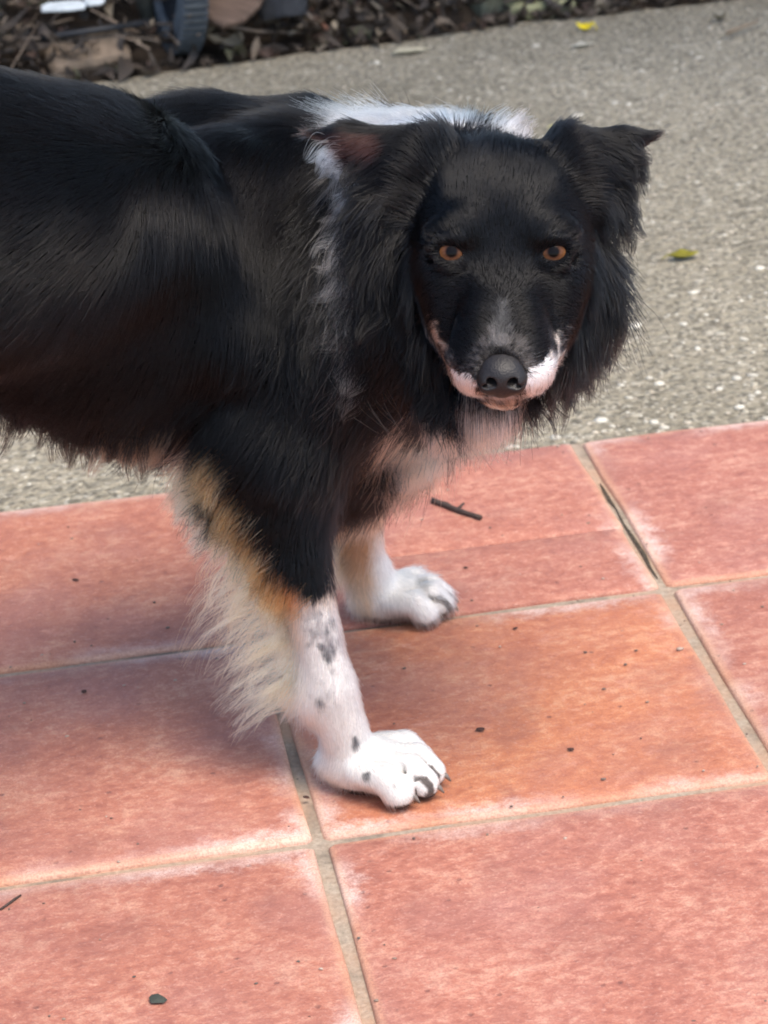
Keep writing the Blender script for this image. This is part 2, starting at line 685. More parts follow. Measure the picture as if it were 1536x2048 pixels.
# ------------------------------------------------------------------ unseen canopy added to shade the far path and the bed
def shade_tree():
    lr = np.random.default_rng(5)
    root = empty('shade_tree', (.7, 5.6, -.05))
    tag(root, 'unseen leafy canopy added beyond the frame to shade the far path and bed', 'shade_tree')
    V, F = [], []

    def limb(pts, rads):
        v, f = tube(pts, rads, 9)
        o = len(V)
        V.extend(v)
        F.extend([tuple(i_ + o for i_ in q) for q in f])
    limb([(0, 0, 0), (.05, -.03, .8), (-.05, -.1, 1.7), (.05, -.2, 2.6)], [.19, .14, .12, .10])
    tips = []
    for k_ in range(11):
        a = 2 * math.pi * k_ / 11
        p1 = np.array([math.cos(a) * .7, math.sin(a) * .7 - .25, 2.9 + lr.uniform(-.1, .4)])
        p2 = np.array([math.cos(a) * 2.2, math.sin(a) * 2.0 - .75, 3.0 + lr.uniform(-.2, .8)])
        limb([(.05, -.2, 2.4), p1, p2], [.075, .05, .02])
        tips += [p1, p2]
    link('trunk', mesh('trunk', V, F, True), root, simple_mat('bark', (.10, .08, .06), .9, .4, 25, .9, .1, (1, 1, .25)))
    cl = [t + lr.normal(0, .45, 3) for t in tips for _ in range(5)]
    V, F = [], []
    for i_ in range(15000):
        c_ = cl[lr.integers(len(cl))] + lr.normal(0, .28, 3)
        a, e, L = lr.uniform(0, 6.28), lr.normal(0, .5), lr.uniform(.05, .10)
        d1 = np.array([math.cos(a) * math.cos(e), math.sin(a) * math.cos(e), math.sin(e)])
        d2 = np.cross(d1, lr.normal(0, 1, 3))
        d2 /= np.linalg.norm(d2)
        V += [c_ - d1 * L, c_ + d2 * L * .45, c_ + d1 * L, c_ - d2 * L * .45]
        F.append((4 * i_, 4 * i_ + 1, 4 * i_ + 2, 4 * i_ + 3))
    o = link('shade_crown', np_mesh('shade_crown', np.array(V), np.array(F), None, False), root, simple_mat('shade_leaf', (.055, .10, .03), .6, .4, 3, 0))


shade_tree()

# ------------------------------------------------------------------ things lying about
M_TWIG = simple_mat('dark_twig', (.055, .038, .032), .8, .4, 200, .6)
M_BARK = simple_mat('pale_twig', (.22, .17, .12), .85, .35, 120, .6)
M_DEB = simple_mat('debris', (.06, .028, .022), .8, .4, 200, .6)


def twig(name, pxs, r, mat, label, z=None, cat='twig', group=None):
    q = [atZ(px, py, 0) for px, py in pxs]
    base = q[0]
    pts = []
    for i, a in enumerate(q):
        pts.append(a - base + np.array([0, 0, r * 1.02 + (0 if z is None else z)]))
    # add slight kinks
    dense = []
    for a, c in zip(pts[:-1], pts[1:]):
        for t in (0, .34, .68):
            dense.append(a * (1 - t) + c * t + np.array([random.uniform(-1, 1) * r * .3, random.uniform(-1, 1) * r * .3, 0]))
    dense.append(pts[-1])
    rad = [r * random.uniform(.8, 1.1) * (1 - .35 * i / len(dense)) for i in range(len(dense))]
    V, F = tube(dense, rad)
    o = link(name, mesh(name, V, F, True), None, mat)
    o.location = base
    tag(o, label, cat, group)
    return o


tw = twig('twig', [(866, 1007), (905, 1022), (962, 1042)], .0030, M_TWIG, 'dark broken twig lying on the cracked red tile under the muzzle')
_q = atZ(915, 1026, 0) - atZ(866, 1007, 0)
spur = tube([_q + np.array([0, 0, .003]), _q + np.array([.006, .004, .007])], [.0018, .0010], 5)
link('spur', mesh('spur', *spur, True), tw, M_TWIG)
twig('twig', [(2, 1822), (42, 1793)], .0011, M_TWIG, 'thin dark stalk at the left edge of the near left tile')
twig('twig', [(1455, 70), (1515, 47)], .003, M_BARK, 'pale grey twig on the concrete at the top right corner')
twig('twig', [(870, 47), (945, 7)], .0035, M_BARK, 'pale thin stick lying in the brown leaves right of centre', .02)
twig('twig', [(395, 108), (505, 55)], .004, M_BARK, 'pale forked stick leaning out of the leaves beside the tyre', .015)
twig('twig', [(610, 35), (655, 85)], .004, simple_mat('red_twig', (.16, .075, .05), .8), 'reddish twig leaning across the leaves at the bed edge', .015)
twig('twig', [(600, 90), (690, 35)], .003, M_BARK, 'thin tan stick crossing the reddish twig', .022)
twig('twig', [(130, 140), (205, 122)], .003, M_BARK, 'thin grey stick at the bed edge behind the dog rump', .01)


def crumb(px, py, L, Wd, label, mat=M_DEB, h=.4):
    iv, if_ = ico()
    w = iv * (1 + np.array([random.uniform(-.25, .25) for _ in range(12)])[:, None])
    w = w * np.array([L / 2, Wd / 2, Wd * h / 2])
    a = random.uniform(-.5, .5)
    w = np.stack([w[:, 0] * math.cos(a) - w[:, 1] * math.sin(a), w[:, 0] * math.sin(a) + w[:, 1] * math.cos(a), w[:, 2] - w[:, 2].min()], 1)
    o = link('debris_crumb', mesh('crumb', w, if_, False), None, mat)
    o.location = atZ(px, py, .0008)
    tag(o, label, 'debris', 'dark crumbs on the tiles')


crumb(960, 1461, .007, .005, 'dark crumb on the orange tile right of the near paw')
crumb(1141, 1500, .0055, .004, 'small dark crumb on the orange tile, farthest to the right')
crumb(1031, 1257, .005, .003, 'tiny dark crumb near the far edge of the orange tile')
crumb(931, 1136, .005, .003, 'tiny dark crumb beside the far paw on the cracked tile')
crumb(168, 1385, .005, .005, 'round dark crumb on the shaded left tile')
crumb(152, 1161, .007, .004, 'flat brown crumb on the far left tile below the belly')
crumb(612, 1596, .006, .004, 'dark crumb wedged in the joint behind the near paw')
crumb(316, 2002, .013, .009, 'dark oval seed on the near left tile at the bottom', simple_mat('seed', (.045, .05, .04), .8), .45)

M_LEAFG = simple_mat('green_leaf', (.22, .20, .025), .5, .5, 60, .3, .4)
M_LEAFY = simple_mat('yellow_leaf', (.75, .60, .02), .5, .2, 90, .3, .4)
M_LEAFP = simple_mat('pale_leaf', (.58, .55, .20), .5, .2, 90, .3, .4)


def leaf(px, py, L, Wd, rot, mat, label, curl=.4, stalk=True):
    lp = random.Random(int(px))
    v, f = leaf_verts(L, Wd, curl, lp)
    v[:, 2] -= v[:, 2].min()
    o = link('fallen_leaf', mesh('leaf', v, f, True), None, mat)
    mod = o.modifiers.new('thickness', 'SOLIDIFY')
    mod.thickness = .0006
    o.location = atZ(px, py, -.005)
    o.rotation_euler = (0, 0, rot)
    tag(o, label, 'leaf', 'fallen leaves on the concrete')
    if stalk:
        V, F = tube([(-L / 2, 0, v[0, 2]), (-L * .75, .002, .001)], [.0009, .0006], 5)
        link('stalk', mesh('stalk', V, F, True), o, mat)
    return o


leaf(1368, 516, .032, .017, R(10), M_LEAFG, 'yellow green leaf on the concrete right of the dog head', .3)
leaf(1170, 60, .024, .020, R(160), M_LEAFY, 'bright yellow leaf on the concrete near the bed edge', .8)
leaf(1125, 256, .024, .013, R(5), M_LEAFP, 'pale yellow leaf on the concrete behind the dog head', .3)
leaf(1440, 40, .02, .013, R(30), simple_mat('brown_leaf', (.10, .085, .05), .7), 'small brown leaf beside the pale twig at top right', .9)
leaf(820, 106, .05, .018, R(12), simple_mat('straw_leaf', (.50, .46, .34), .7), 'long straw coloured leaf flat on the concrete by the bed edge', .1, False)
leaf(1165, 92, .034, .014, R(20), simple_mat('cream_leaf', (.58, .55, .46), .7), 'cream coloured leaf flat on the concrete below the yellow leaf', .1, False)

def grit():
    lr = np.random.default_rng(77)
    iv, if_ = ico()
    V, F, C = [], [], []
    n = 0
    while n < 620:
        u, vv = lr.uniform(-2, 3), lr.uniform(-.0, 4.2)
        edge = min(abs(u - round(u)), abs(vv - round(vv)))
        if lr.random() > (.25 + .75 * math.exp(-edge / .05)):
            continue
        q = grid(u, vv)
        sz = lr.uniform(.0004, .0012) * (1.6 if lr.random() < .05 else 1)
        w = iv * sz * (1 + lr.uniform(-.3, .3, (12, 1))) * np.array([lr.uniform(.8, 1.8), 1, .6])
        inj = edge < .013
        V.append(w + np.array([q[0], q[1], (-.004 if inj else .0006) + sz * .4]))
        F.append(if_ + 12 * n)
        C.append(np.tile(np.array([(.09, .05, .04), (.05, .04, .035), (.40, .30, .24), (.22, .15, .11)][lr.integers(4)]), (12, 1)))
        n += 1
    o = link('grit', np_mesh('grit', np.concatenate(V), np.concatenate(F), np.concatenate(C)), None, M_STONE)
    o['kind'] = 'stuff'
    o['label'] = 'fine grit scattered over the tiles and joints'


grit()

# ------------------------------------------------------------------ cart with a ribbed tyre, half hidden in the litter
M_RUB = simple_mat('tyre_rubber', (.075, .088, .10), .6, .3, 90, .4, .4)
M_STEEL = simple_mat('grey_steel', (.11, .115, .095), .6, .4, 60, .3, .5)
M_DARK = simple_mat('black_plastic', (.014, .016, .02), .5, .3, 40, .3, .4)


def cart():
    root = empty('garden_cart', atZ(338, 104, 0))
    tag(root, 'garden cart with a ribbed black tyre standing in the dead leaves', 'cart')
    rad, wid = .12, .036
    # wheel axis: mostly along the camera's left, a little towards it
    ax = np.array([-.965, -.26, .05])
    ax /= np.linalg.norm(ax)
    up = np.array([0, 0, 1.0])
    side = np.cross(ax, up)
    side /= np.linalg.norm(side)
    up = np.cross(side, ax)
    ctr = np.array([.018, .03, rad - .002])
    prof = [(-.5, .74), (-.5, .9), (-.42, .97), (-.25, 1.0), (.25, 1.0), (.42, .97), (.5, .9), (.5, .74)]
    V, F = [], []
    ns = 48
    for i in range(ns):
        th = 2 * math.pi * i / ns
        for a, r_ in prof:
            V.append(ctr + ax * a * wid + (side * math.cos(th) + up * math.sin(th)) * rad * r_)
    m = len(prof)
    for i in range(ns):
        for j in range(m - 1):
            F.append((i * m + j, i * m + j + 1, ((i + 1) % ns) * m + j + 1, ((i + 1) % ns) * m + j))
        F.append((i * m + m - 1, i * m, ((i + 1) % ns) * m, ((i + 1) % ns) * m + m - 1))
    wheel = link('wheel', mesh('wheel', V, F, True), root, M_RUB)
    # tread ribs: one joined strip of cross bars
    V, F = [], []
    nr = 64
    for i in range(nr):
        th = 2 * math.pi * i / nr
        dth = .55 * math.pi / nr
        o = len(V)
        for tt in (th - dth, th + dth):
            dirv = side * math.cos(tt) + up * math.sin(tt)
            for a in (-.47, .47):
                for r_ in (.93, 1.05):
                    V.append(ctr + ax * a * wid + dirv * rad * r_)
        F += [(o, o + 1, o + 3, o + 2), (o + 4, o + 6, o + 7, o + 5), (o + 1, o + 5, o + 7, o + 3), (o, o + 4, o + 5, o + 1), (o + 2, o + 3, o + 7, o + 6)]
    t = link('tread', mesh('tread', V, F), wheel, M_RUB)
    t['kind'] = 'stuff'
    # rim disc, dished, with a hub
    V, F = [], []
    pr = [(.30, .76), (.22, .62), (.05, .40), (.30, .24), (.62, .22), (.62, .001)]
    for i in range(32):
        th = 2 * math.pi * i / 32
        for a, r_ in pr:
            V.append(ctr + ax * a * wid + (side * math.cos(th) + up * math.sin(th)) * rad * r_)
    m = len(pr)
    for i in range(32):
        for j in range(m - 1):
            F.append((i * m + j, i * m + j + 1, ((i + 1) % 32) * m + j + 1, ((i + 1) % 32) * m + j))
    link('rim', mesh('rim', V, F, True), wheel, M_DARK)
    # upright strut beside the wheel and the rod trailing left
    s0 = atZ(304, 62, 0) - np.array(root.location) + np.array([0, -.03, .0])
    V, F = tube([s0 + np.array([0, 0, .02]), s0 + np.array([-.012, 0, .09]), s0 + np.array([-.03, .02, .30])], [.011, .011, .011], 10)
    link('strut', mesh('strut', V, F, True), root, M_STEEL)
    V, F = tube([ctr, ctr + ax * .07], [.009, .009], 10)
    link('axle', mesh('axle', V, F, True), root, M_STEEL)
    rl = np.array(root.location)
    pl = [atZ(300, 44, .055) - rl, atZ(150, 66, .05) - rl, atZ(-20, 89, .04) - rl, atZ(-200, 112, .03) - rl]
    V, F = tube(pl, [.0048] * 4, 8)
    link('rod', mesh('rod', V, F, True), root, M_DARK)
    # tray above the wheel
    V, F = [], []
    for z, s in ((.30, .8), (.48, 1.0)):
        for (x, y) in ((-.42, -.02), (.12, .12), (-.06, .62), (-.6, .48)):
            V.append((x * s, y * s + .05, z))
    F = [(0, 1, 2, 3), (0, 4, 5, 1), (1, 5, 6, 2), (2, 6, 7, 3), (3, 7, 4, 0)]
    tr = link('tray', mesh('tray', V, F), root, M_DARK)
    md = tr.modifiers.new('thickness', 'SOLIDIFY')
    md.thickness = .006
    # second leg so that the cart stands
    V, F = tube([(-.35, .42, .30), (-.36, .44, .0)], [.011, .011], 10)
    link('strut', mesh('strut', V, F, True), root, M_STEEL)


cart()


def slab_thing(name, px, py, size, rot, mat, label, cat, z=0., seed=1, tilt=(0, 0)):
    """irregular flat chunk with bevelled rim"""
    lr = random.Random(seed)
    n = 9
    out = []
    for i in range(n):
        th = 2 * math.pi * i / n
        k_ = lr.uniform(.82, 1.1)
        out.append((math.copysign(abs(math.cos(th)) ** .6, math.cos(th)) * size[0] / 2 * k_, math.copysign(abs(math.sin(th)) ** .6, math.sin(th)) * size[1] / 2 * k_))
    V, F = [], []
    for s, zz in ((.94, 0), (1, size[2] * .25), (1, size[2] * .75), (.9, size[2])):
        V += [(x * s, y * s, zz + lr.uniform(-.1, .1) * size[2]) for x, y in out]
    for r_ in range(3):
        for i in range(n):
            F.append((r_ * n + i, r_ * n + (i + 1) % n, (r_ + 1) * n + (i + 1) % n, (r_ + 1) * n + i))
    F.append(tuple(range(3 * n, 4 * n)))
    F.append(tuple(range(n))[::-1])
    o = link(name, mesh(name, V, F), None, mat)
    o.location = atZ(px, py, z)
    o.rotation_euler = (tilt[0], tilt[1], rot)
    tag(o, label, cat)
    return o


M_BOARD = simple_mat('weathered_board', (.105, .072, .055), .8, .35, 30, .5, .2, (1, 6, 1))
M_WHITE = simple_mat('white_scrap', (.55, .60, .62), .6, .2, 50, .3)
M_ROCK = simple_mat('mossy_rock', (.11, .115, .085), .9, .55, 22, .8, .2)
M_CHUNK = simple_mat('pale_chunk', (.17, .13, .095), .9, .45, 40, .8, .2)
slab_thing('board', 452, -2, (.115, .10, .012), R(-24), M_BOARD, 'weathered brown board lying on the leaves right of the tyre', 'board', .075, 3, (R(30), R(14)))
slab_thing('plastic_scrap', 128, 16, (.058, .030, .004), R(8), M_WHITE, 'larger white plastic scrap on the leaves left of the cart', 'scrap', .085, 5, (R(8), 0))
slab_thing('plastic_scrap', 188, 5, (.030, .024, .004), R(25), M_WHITE, 'smaller white plastic scrap beside the larger one', 'scrap', .088, 6, (R(10), 0))
slab_thing('bark_piece', 175, 112, (.13, .075, .02), R(8), M_CHUNK, 'pale curled bark piece at the bed edge behind the dog', 'bark', .016, 8, (R(30), R(-4)))
slab_thing('rock', 1020, 15, (.16, .13, .06), R(10), M_ROCK, 'grey green mossy rock at the bed edge above the dog head', 'rock', -.01, 9, (R(8), 0))
slab_thing('rock', 1085, 26, (.10, .05, .02), R(14), simple_mat('lichen_rock', (.30, .30, .17), .9, .4, 30, .7), 'small yellowish flat rock right of the mossy rock', 'rock', -.005, 10)
slab_thing('rock', 565, 30, (.07, .05, .04), R(-20), simple_mat('dark_rock', (.035, .037, .042), .8), 'dark rounded rock among the leaves right of the board', 'rock', .045, 11)

# ------------------------------------------------------------------ DOG
DT = np.float32


def proj(P):
    """photo pixel of world points (the dog's markings are laid out on its right flank, face and legs)"""
    d = np.asarray(P, float) - CAMP
    z = d @ FWD
    return np.stack([W0 / 2 + FOC * H0 * (d @ RIGHT) / z, H0 / 2 - FOC * H0 * (d @ UP) / z, z], -1)


def tov(dx, dy, dz=0.0):
    """picture-plane direction to world: dx right, dy down, dz towards the viewer"""
    return RIGHT * dx - UP * dy - FWD * dz


def unit(v):
    return v / np.linalg.norm(v)


# head frame: X across the face, Y along the muzzle, Z up out of the bridge of the nose
EYE = atD(1005, 505, 1.70)
_d = ray(1005, 505)
HX = unit(RIGHT - _d * (RIGHT @ _d))
_down = np.cross(_d, HX)
if _down[2] > 0:
    _down = -_down
HY = unit(-_d + _down)
HZ = unit(-_d - _down)


def hd(x, y, z):
    return EYE + HX * x + HY * y + HZ * z


HROT = np.stack([HX, HY, HZ], 1)


def yawrot(deg, pitch=0.0):
    a, q = R(deg), R(pitch)
    fx = np.array([math.cos(a) * math.cos(q), math.sin(a) * math.cos(q), -math.sin(q)])
    fy = np.array([-math.sin(a), math.cos(a), 0])
    return np.stack([fx, fy, np.cross(fx, fy)], 1)


def axis(segs):
    out = []
    for a, c, h in segs:
        k_ = max(1, int(round((c - a) / h)))
        out += list(np.linspace(a, c, k_, endpoint=False))
    out.append(segs[-1][1])
    return np.array(out, DT)


class Field:
    """signed distance grid that shapes are blended into"""
    def __init__(self, ax, ay, az):
        self.ax, self.ay, self.az = ax, ay, az
        self.F = np.full((len(ax), len(ay), len(az)), .06, DT)
        self.prims = []

    def box(self, lo, hi):
        s = []
        for a, l, h in zip((self.ax, self.ay, self.az), lo, hi):
            s.append(slice(int(np.searchsorted(a, l)), int(np.searchsorted(a, h))))
        return s

    def apply(self, dist, lo, hi, k, op='add'):
        m = k + .02
        s = self.box(np.asarray(lo) - m, np.asarray(hi) + m)
        X = self.ax[s[0]][:, None, None]
        Y = self.ay[s[1]][None, :, None]
        Z = self.az[s[2]][None, None, :]
        if X.size == 0 or Y.size == 0 or Z.size == 0:
            return
        d = dist(X, Y, Z).astype(DT)
        A = self.F[s[0], s[1], s[2]]
        if op == 'add':
            h = np.clip(.5 + .5 * (A - d) / k, 0, 1)
            self.F[s[0], s[1], s[2]] = A * (1 - h) + d * h - k * h * (1 - h)
        else:
            d = -d
            h = np.clip(.5 - .5 * (A - d) / k, 0, 1)
            self.F[s[0], s[1], s[2]] = A * (1 - h) + d * h + k * h * (1 - h)

    def ell(self, c, r, rot=None, k=.015, op='add'):
        c = np.asarray(c, float)
        M = (np.eye(3) if rot is None else np.asarray(rot)).T
        r = np.asarray(r, float)

        def dist(X, Y, Z):
            dx, dy, dz = X - c[0], Y - c[1], Z - c[2]
            k0 = 0
            k1 = 0
            for i in range(3):
                l = M[i, 0] * dx + M[i, 1] * dy + M[i, 2] * dz
                k0 = k0 + (l / r[i]) ** 2
                k1 = k1 + (l / r[i] ** 2) ** 2
            k0 = np.sqrt(k0)
            return k0 * (k0 - 1) / np.maximum(np.sqrt(k1), 1e-6)
        e = np.sqrt(((M.T * r) ** 2).sum(1))
        self.apply(dist, c - e, c + e, k, op)

    def cone(self, a, ra, b_, rb, k=.012, op='add'):
        a, b_ = np.asarray(a, float), np.asarray(b_, float)
        ab = b_ - a
        L2 = ab @ ab

        def dist(X, Y, Z):
            t = ((X - a[0]) * ab[0] + (Y - a[1]) * ab[1] + (Z - a[2]) * ab[2]) / L2
            t = np.clip(t, 0, 1)
            return np.sqrt((X - a[0] - t * ab[0]) ** 2 + (Y - a[1] - t * ab[1]) ** 2 + (Z - a[2] - t * ab[2]) ** 2) - (ra + (rb - ra) * t)
        lo = np.minimum(a - ra, b_ - rb)
        hi = np.maximum(a + ra, b_ + rb)
        self.apply(dist, lo, hi, k, op)

    def chain(self, pts, k=.012, op='add'):
        segs = [(np.asarray(a, float), ra, np.asarray(c, float), rc) for (a, ra), (c, rc) in zip(pts[:-1], pts[1:])]

        def dist(X, Y, Z):
            out = None
            for a, ra, c, rc in segs:
                ab = c - a
                t = np.clip(((X - a[0]) * ab[0] + (Y - a[1]) * ab[1] + (Z - a[2]) * ab[2]) / (ab @ ab), 0, 1)
                d = np.sqrt((X - a[0] - t * ab[0]) ** 2 + (Y - a[1] - t * ab[1]) ** 2 + (Z - a[2] - t * ab[2]) ** 2) - (ra + (rc - ra) * t)
                out = d if out is None else np.minimum(out, d)
            return out
        lo = np.min([np.asarray(p_) - r_ for p_, r_ in pts], 0)
        hi = np.max([np.asarray(p_) + r_ for p_, r_ in pts], 0)
        self.apply(dist, lo, hi, k, op)

    def sample(self, P):
        P = np.atleast_2d(P)
        idx, fr = [], []
        for i, a in enumerate((self.ax, self.ay, self.az)):
            j = np.clip(np.searchsorted(a, P[:, i]) - 1, 0, len(a) - 2)
            idx.append(j)
            fr.append(np.clip((P[:, i] - a[j]) / (a[j + 1] - a[j]), 0, 1))
        out = 0
        for dx in (0, 1):
            for dy in (0, 1):
                for dz in (0, 1):
                    w = (fr[0] if dx else 1 - fr[0]) * (fr[1] if dy else 1 - fr[1]) * (fr[2] if dz else 1 - fr[2])
                    out = out + w * self.F[idx[0] + dx, idx[1] + dy, idx[2] + dz]
        return out

    def hit(self, px, py, d0=1.3, d1=2.2):
        D = np.linspace(d0, d1, 1200)
        v = self.sample(CAMP + ray(px, py)[None] * D[:, None])
        w = np.nonzero(v < 0)[0]
        return D[w[0]] if len(w) else None

    def net(self):
        """surface nets: one continuous quad mesh"""
        F = self.F
        S = F < 0
        nx, ny, nz = F.shape
        cs = np.zeros((nx - 1, ny - 1, nz - 1), np.int8)
        for a in (0, 1):
            for b_ in (0, 1):
                for c in (0, 1):
                    cs += S[a:nx - 1 + a, b_:ny - 1 + b_, c:nz - 1 + c]
        act = (cs > 0) & (cs < 8)
        I, J, K = np.nonzero(act)
        vid = np.full(act.shape, -1, np.int64)
        vid[I, J, K] = np.arange(len(I))
        acc = np.zeros((len(I), 3))
        cnt = np.zeros(len(I))
        corners = [(a, b_, c) for a in (0, 1) for b_ in (0, 1) for c in (0, 1)]
        ax = (self.ax.astype(float), self.ay.astype(float), self.az.astype(float))
        for p_ in corners:
            for d in range(3):
                if p_[d]:
                    continue
                q_ = list(p_)
                q_[d] = 1
                f0 = F[I + p_[0], J + p_[1], K + p_[2]].astype(float)
                f1 = F[I + q_[0], J + q_[1], K + q_[2]].astype(float)
                m = (f0 < 0) != (f1 < 0)
                t = np.where(m, f0 / np.where(m, f0 - f1, 1), 0)
                for e, ijk in enumerate((I, J, K)):
                    x0 = ax[e][ijk + p_[e]]
                    x1 = ax[e][ijk + q_[e]]
                    acc[:, e] += np.where(m, x0 + (x1 - x0) * t, 0)
                cnt += m
        V = acc / cnt[:, None]
        quads = []
        for d in range(3):
            sl0 = [slice(None)] * 3
            sl1 = [slice(None)] * 3
            sl0[d] = slice(0, -1)
            sl1[d] = slice(1, None)
            m = S[tuple(sl0)] != S[tuple(sl1)]
            i = list(np.nonzero(m))
            e1, e2 = [(1, 2), (2, 0), (0, 1)][d]
            ok = (i[e1] > 0) & (i[e2] > 0) & (i[e1] < F.shape[e1] - 1) & (i[e2] < F.shape[e2] - 1)
            i = [q_[ok] for q_ in i]
            inside = S[tuple(i)]

            def g(o1, o2):
                j = list(i)
                j[e1] = j[e1] - o1
                j[e2] = j[e2] - o2
                return vid[tuple(j)]
            q_ = np.stack([g(1, 1), g(0, 1), g(0, 0), g(1, 0)], 1)
            q_[~inside] = q_[~inside][:, ::-1]
            quads.append(q_)
        return V, np.concatenate(quads)


fld = Field(axis([(-.84, -.05, .005), (-.05, .145, .0021), (.145, .26, .005)]),
            axis([(1.30, 1.475, .005), (1.475, 1.70, .0021), (1.70, 2.06, .0045)]),
            axis([(-.006, .055, .0025), (.055, .275, .0045), (.27, .47, .0021), (.47, .64, .005)]))
B = fld
# --- trunk, heading right and away from the viewer
tr = yawrot(28, 4)
B.ell(atY(420, 590, 1.785), (.130, .085, .102), tr, .03)
B.ell(atY(215, 535, 1.720), (.120, .088, .096), tr, .03)
B.ell(atY(0, 442, 1.645), (.140, .094, .086), tr, .025)
B.ell(atY(-330, 400, 1.585), (.14, .085, .086), tr, .04)
B.ell(atY(-720, 400, 1.51), (.115, .088, .092), tr, .04)
# --- hindquarters (outside the frame)
for s, off in ((-1, 0), (1, 1)):
    side = np.array([-math.sin(R(28)), math.cos(R(28)), 0]) * .075 * s
    hp = atY(-760, 480, 1.515) + side
    kn = hp + np.array([.09, .04, -.16])
    hk = kn + np.array([-.13, -.05, -.08])
    ft = np.array([hk[0] + .03, hk[1] + .015, .02])
    hk[2] = .125
    B.chain([(hp, .078), (kn, .046), (hk, .017), (ft, .0155), (ft + np.array([.055, .02, -.003]), .016)], .03)
tl = atY(-1000, 330, 1.47)
B.chain([(tl, .03), (tl + np.array([-.08, -.04, -.10]), .026), (tl + np.array([-.10, -.06, -.24]), .02)], .03)
# --- shoulder, chest, neck
B.ell(atY(650, 710, 1.815), (.085, .078, .105), yawrot(28), .04)
B.cone(atY(550, 385, 1.775), .050, atY(655, 640, 1.735), .056, .03)
B.cone(atY(655, 640, 1.735), .058, atY(555, 880, 1.705), .045, .03)
B.cone(atY(620, 375, 1.86), .046, atY(700, 700, 1.88), .052, .03)
B.cone(atY(620, 470, 1.82), .078, atD(905, 440, 1.82), .058, .03)
B.cone(atY(700, 640, 1.80), .080, atD(900, 580, 1.80), .055, .04)
B.cone(atD(905, 440, 1.82), .058, hd(0, -.05, -.035), .042, .03)
B.ell(atD(1115, 560, 1.80), (.028, .035, .056), None, .03)
B.ell(atY(805, 775, 1.80), (.036, .045, .046), None, .03)
B.ell(atD(955, 765, 1.775), (.032, .035, .026), None, .03)
B.cone(atY(215, 272, 1.775), .022, atY(400, 288, 1.82), .026, .03)
B.cone(atY(400, 288, 1.82), .026, atY(600, 280, 1.85), .026, .03)
B.cone(atY(468, 360, 1.742), .030, atY(462, 640, 1.700), .034, .018)
# --- near foreleg (its right)
nl = [(atY(555, 880, 1.705), .046), (atY(560, 990, 1.695), .034), (atY(585, 1090, 1.685), .0235), (atY(622, 1210, 1.676), .0155),
      (atY(645, 1310, 1.670), .0150), (atY(660, 1375, 1.667), .0172), (atY(675, 1425, 1.666), .0160), (atY(697, 1490, 1.667), .0158), (atY(722, 1540, 1.668), .0165)]
B.ell(atY(622, 1405, 1.668), (.009, .010, .013), None, .012)
B.chain(nl, .012)
paw0 = atY(728, 1548, 1.668)
paw0[2] = 0
TOES = ((-.0215, .030), (-.0073, .042), (.0073, .042), (.0215, .030))
GAPS = ((-.0144, .034), (0, .040), (.0144, .034))
PAWS = []


def paw(c, s, ang):
    PH = np.array([math.cos(R(ang)), math.sin(R(ang)), 0])           # where the paw points
    PS = np.array([-PH[1], PH[0], 0])
    PAWS.append((c, s, PH, PS))

    def q(f, w, z):
        e = c + (PH * f + PS * w) * s
        e[2] = z * s
        return e
    rt = yawrot(ang)
    B.ell(q(-.006, 0, .0168), (.0235 * s, .0190 * s, .0158 * s), rt, .010)
    B.ell(q(.014, 0, .0165), (.026 * s, .0230 * s, .0150 * s), yawrot(ang, 12), .008)
    for w, l in TOES:
        B.chain([(q(l - .026, w * .8, .0200), .0090 * s), (q(l - .008, w, .0205), .0100 * s), (q(l + .001, w * 1.04, .0105), .0102 * s)], .0022)
    for w, e in GAPS:
        B.chain([(q(e - .020, w, .0300), .0008 * s), (q(e - .004, w, .0265), .0018 * s), (q(e + .006, w, .012), .0024 * s), (q(e + .004, w, .002), .0026 * s)], .0022, 'sub')


paw(paw0, 1.06, -19)
# --- far foreleg (its left)
fl = [(atY(690, 830, 1.885), .050), (atY(700, 960, 1.905), .027), (atY(712, 1040, 1.915), .0185), (atY(722, 1110, 1.922), .0165),
      (atY(745, 1170, 1.926), .0175), (atY(768, 1200, 1.930), .0185)]
B.chain(fl, .012)
paw1 = atY(775, 1206, 1.930)
paw1[2] = 0
paw(paw1, .96, -3)
# --- head
def hell(c, r, k=.012, rot=None, op='add'):
    B.ell(hd(*c), r, HROT if rot is None else rot, k, op)


def hcone(a, ra, c, rc, k=.010, op='add'):
    B.cone(hd(*a), ra, hd(*c), rc, k, op)


hell((0, -.046, -.017), (.050, .056, .045), .02)
for s in (-1, 1):
    hell((s * .033, -.016, -.024), (.0215, .034, .026), .016)
    hell((s * .030, .002, -.030), (.020, .028, .024), .014)
    hell((s * .0225, -.012, .0065), (.0135, .015, .010), .012)
    hcone((s * .028, .018, -.043), .0185, (s * .0150, .062, -.036), .0150, .012)
    hell((s * .0145, .064, -.0275), (.0165, .022, .0165), .010)
    hcone((s * .030, .000, -.062), .018, (s * .010, .05, -.058), .013, .014)
for s in (-1, 1):
    hcone((s * .006, .000, -.0165), .0215, (s * .0085, .045, -.0195), .0155, .012)
    hcone((s * .0085, .045, -.0195), .0155, (s * .0055, .076, -.0205), .0135, .010)
hcone((0, .005, -.058), .022, (0, .060, -.0510), .0150, .012)
# mouth line between the lips and the lower jaw
for s in (-1, 1):
    hcone((s * .002, .080, -.0440), .0010, (s * .020, .066, -.0465), .0012, .004, 'sub')
    hcone((s * .020, .066, -.046), .0016, (s * .038, .030, -.052), .0012, .004, 'sub')
hell((0, .086, -.0165), (.0125, .010, .011), .004, None, 'sub')
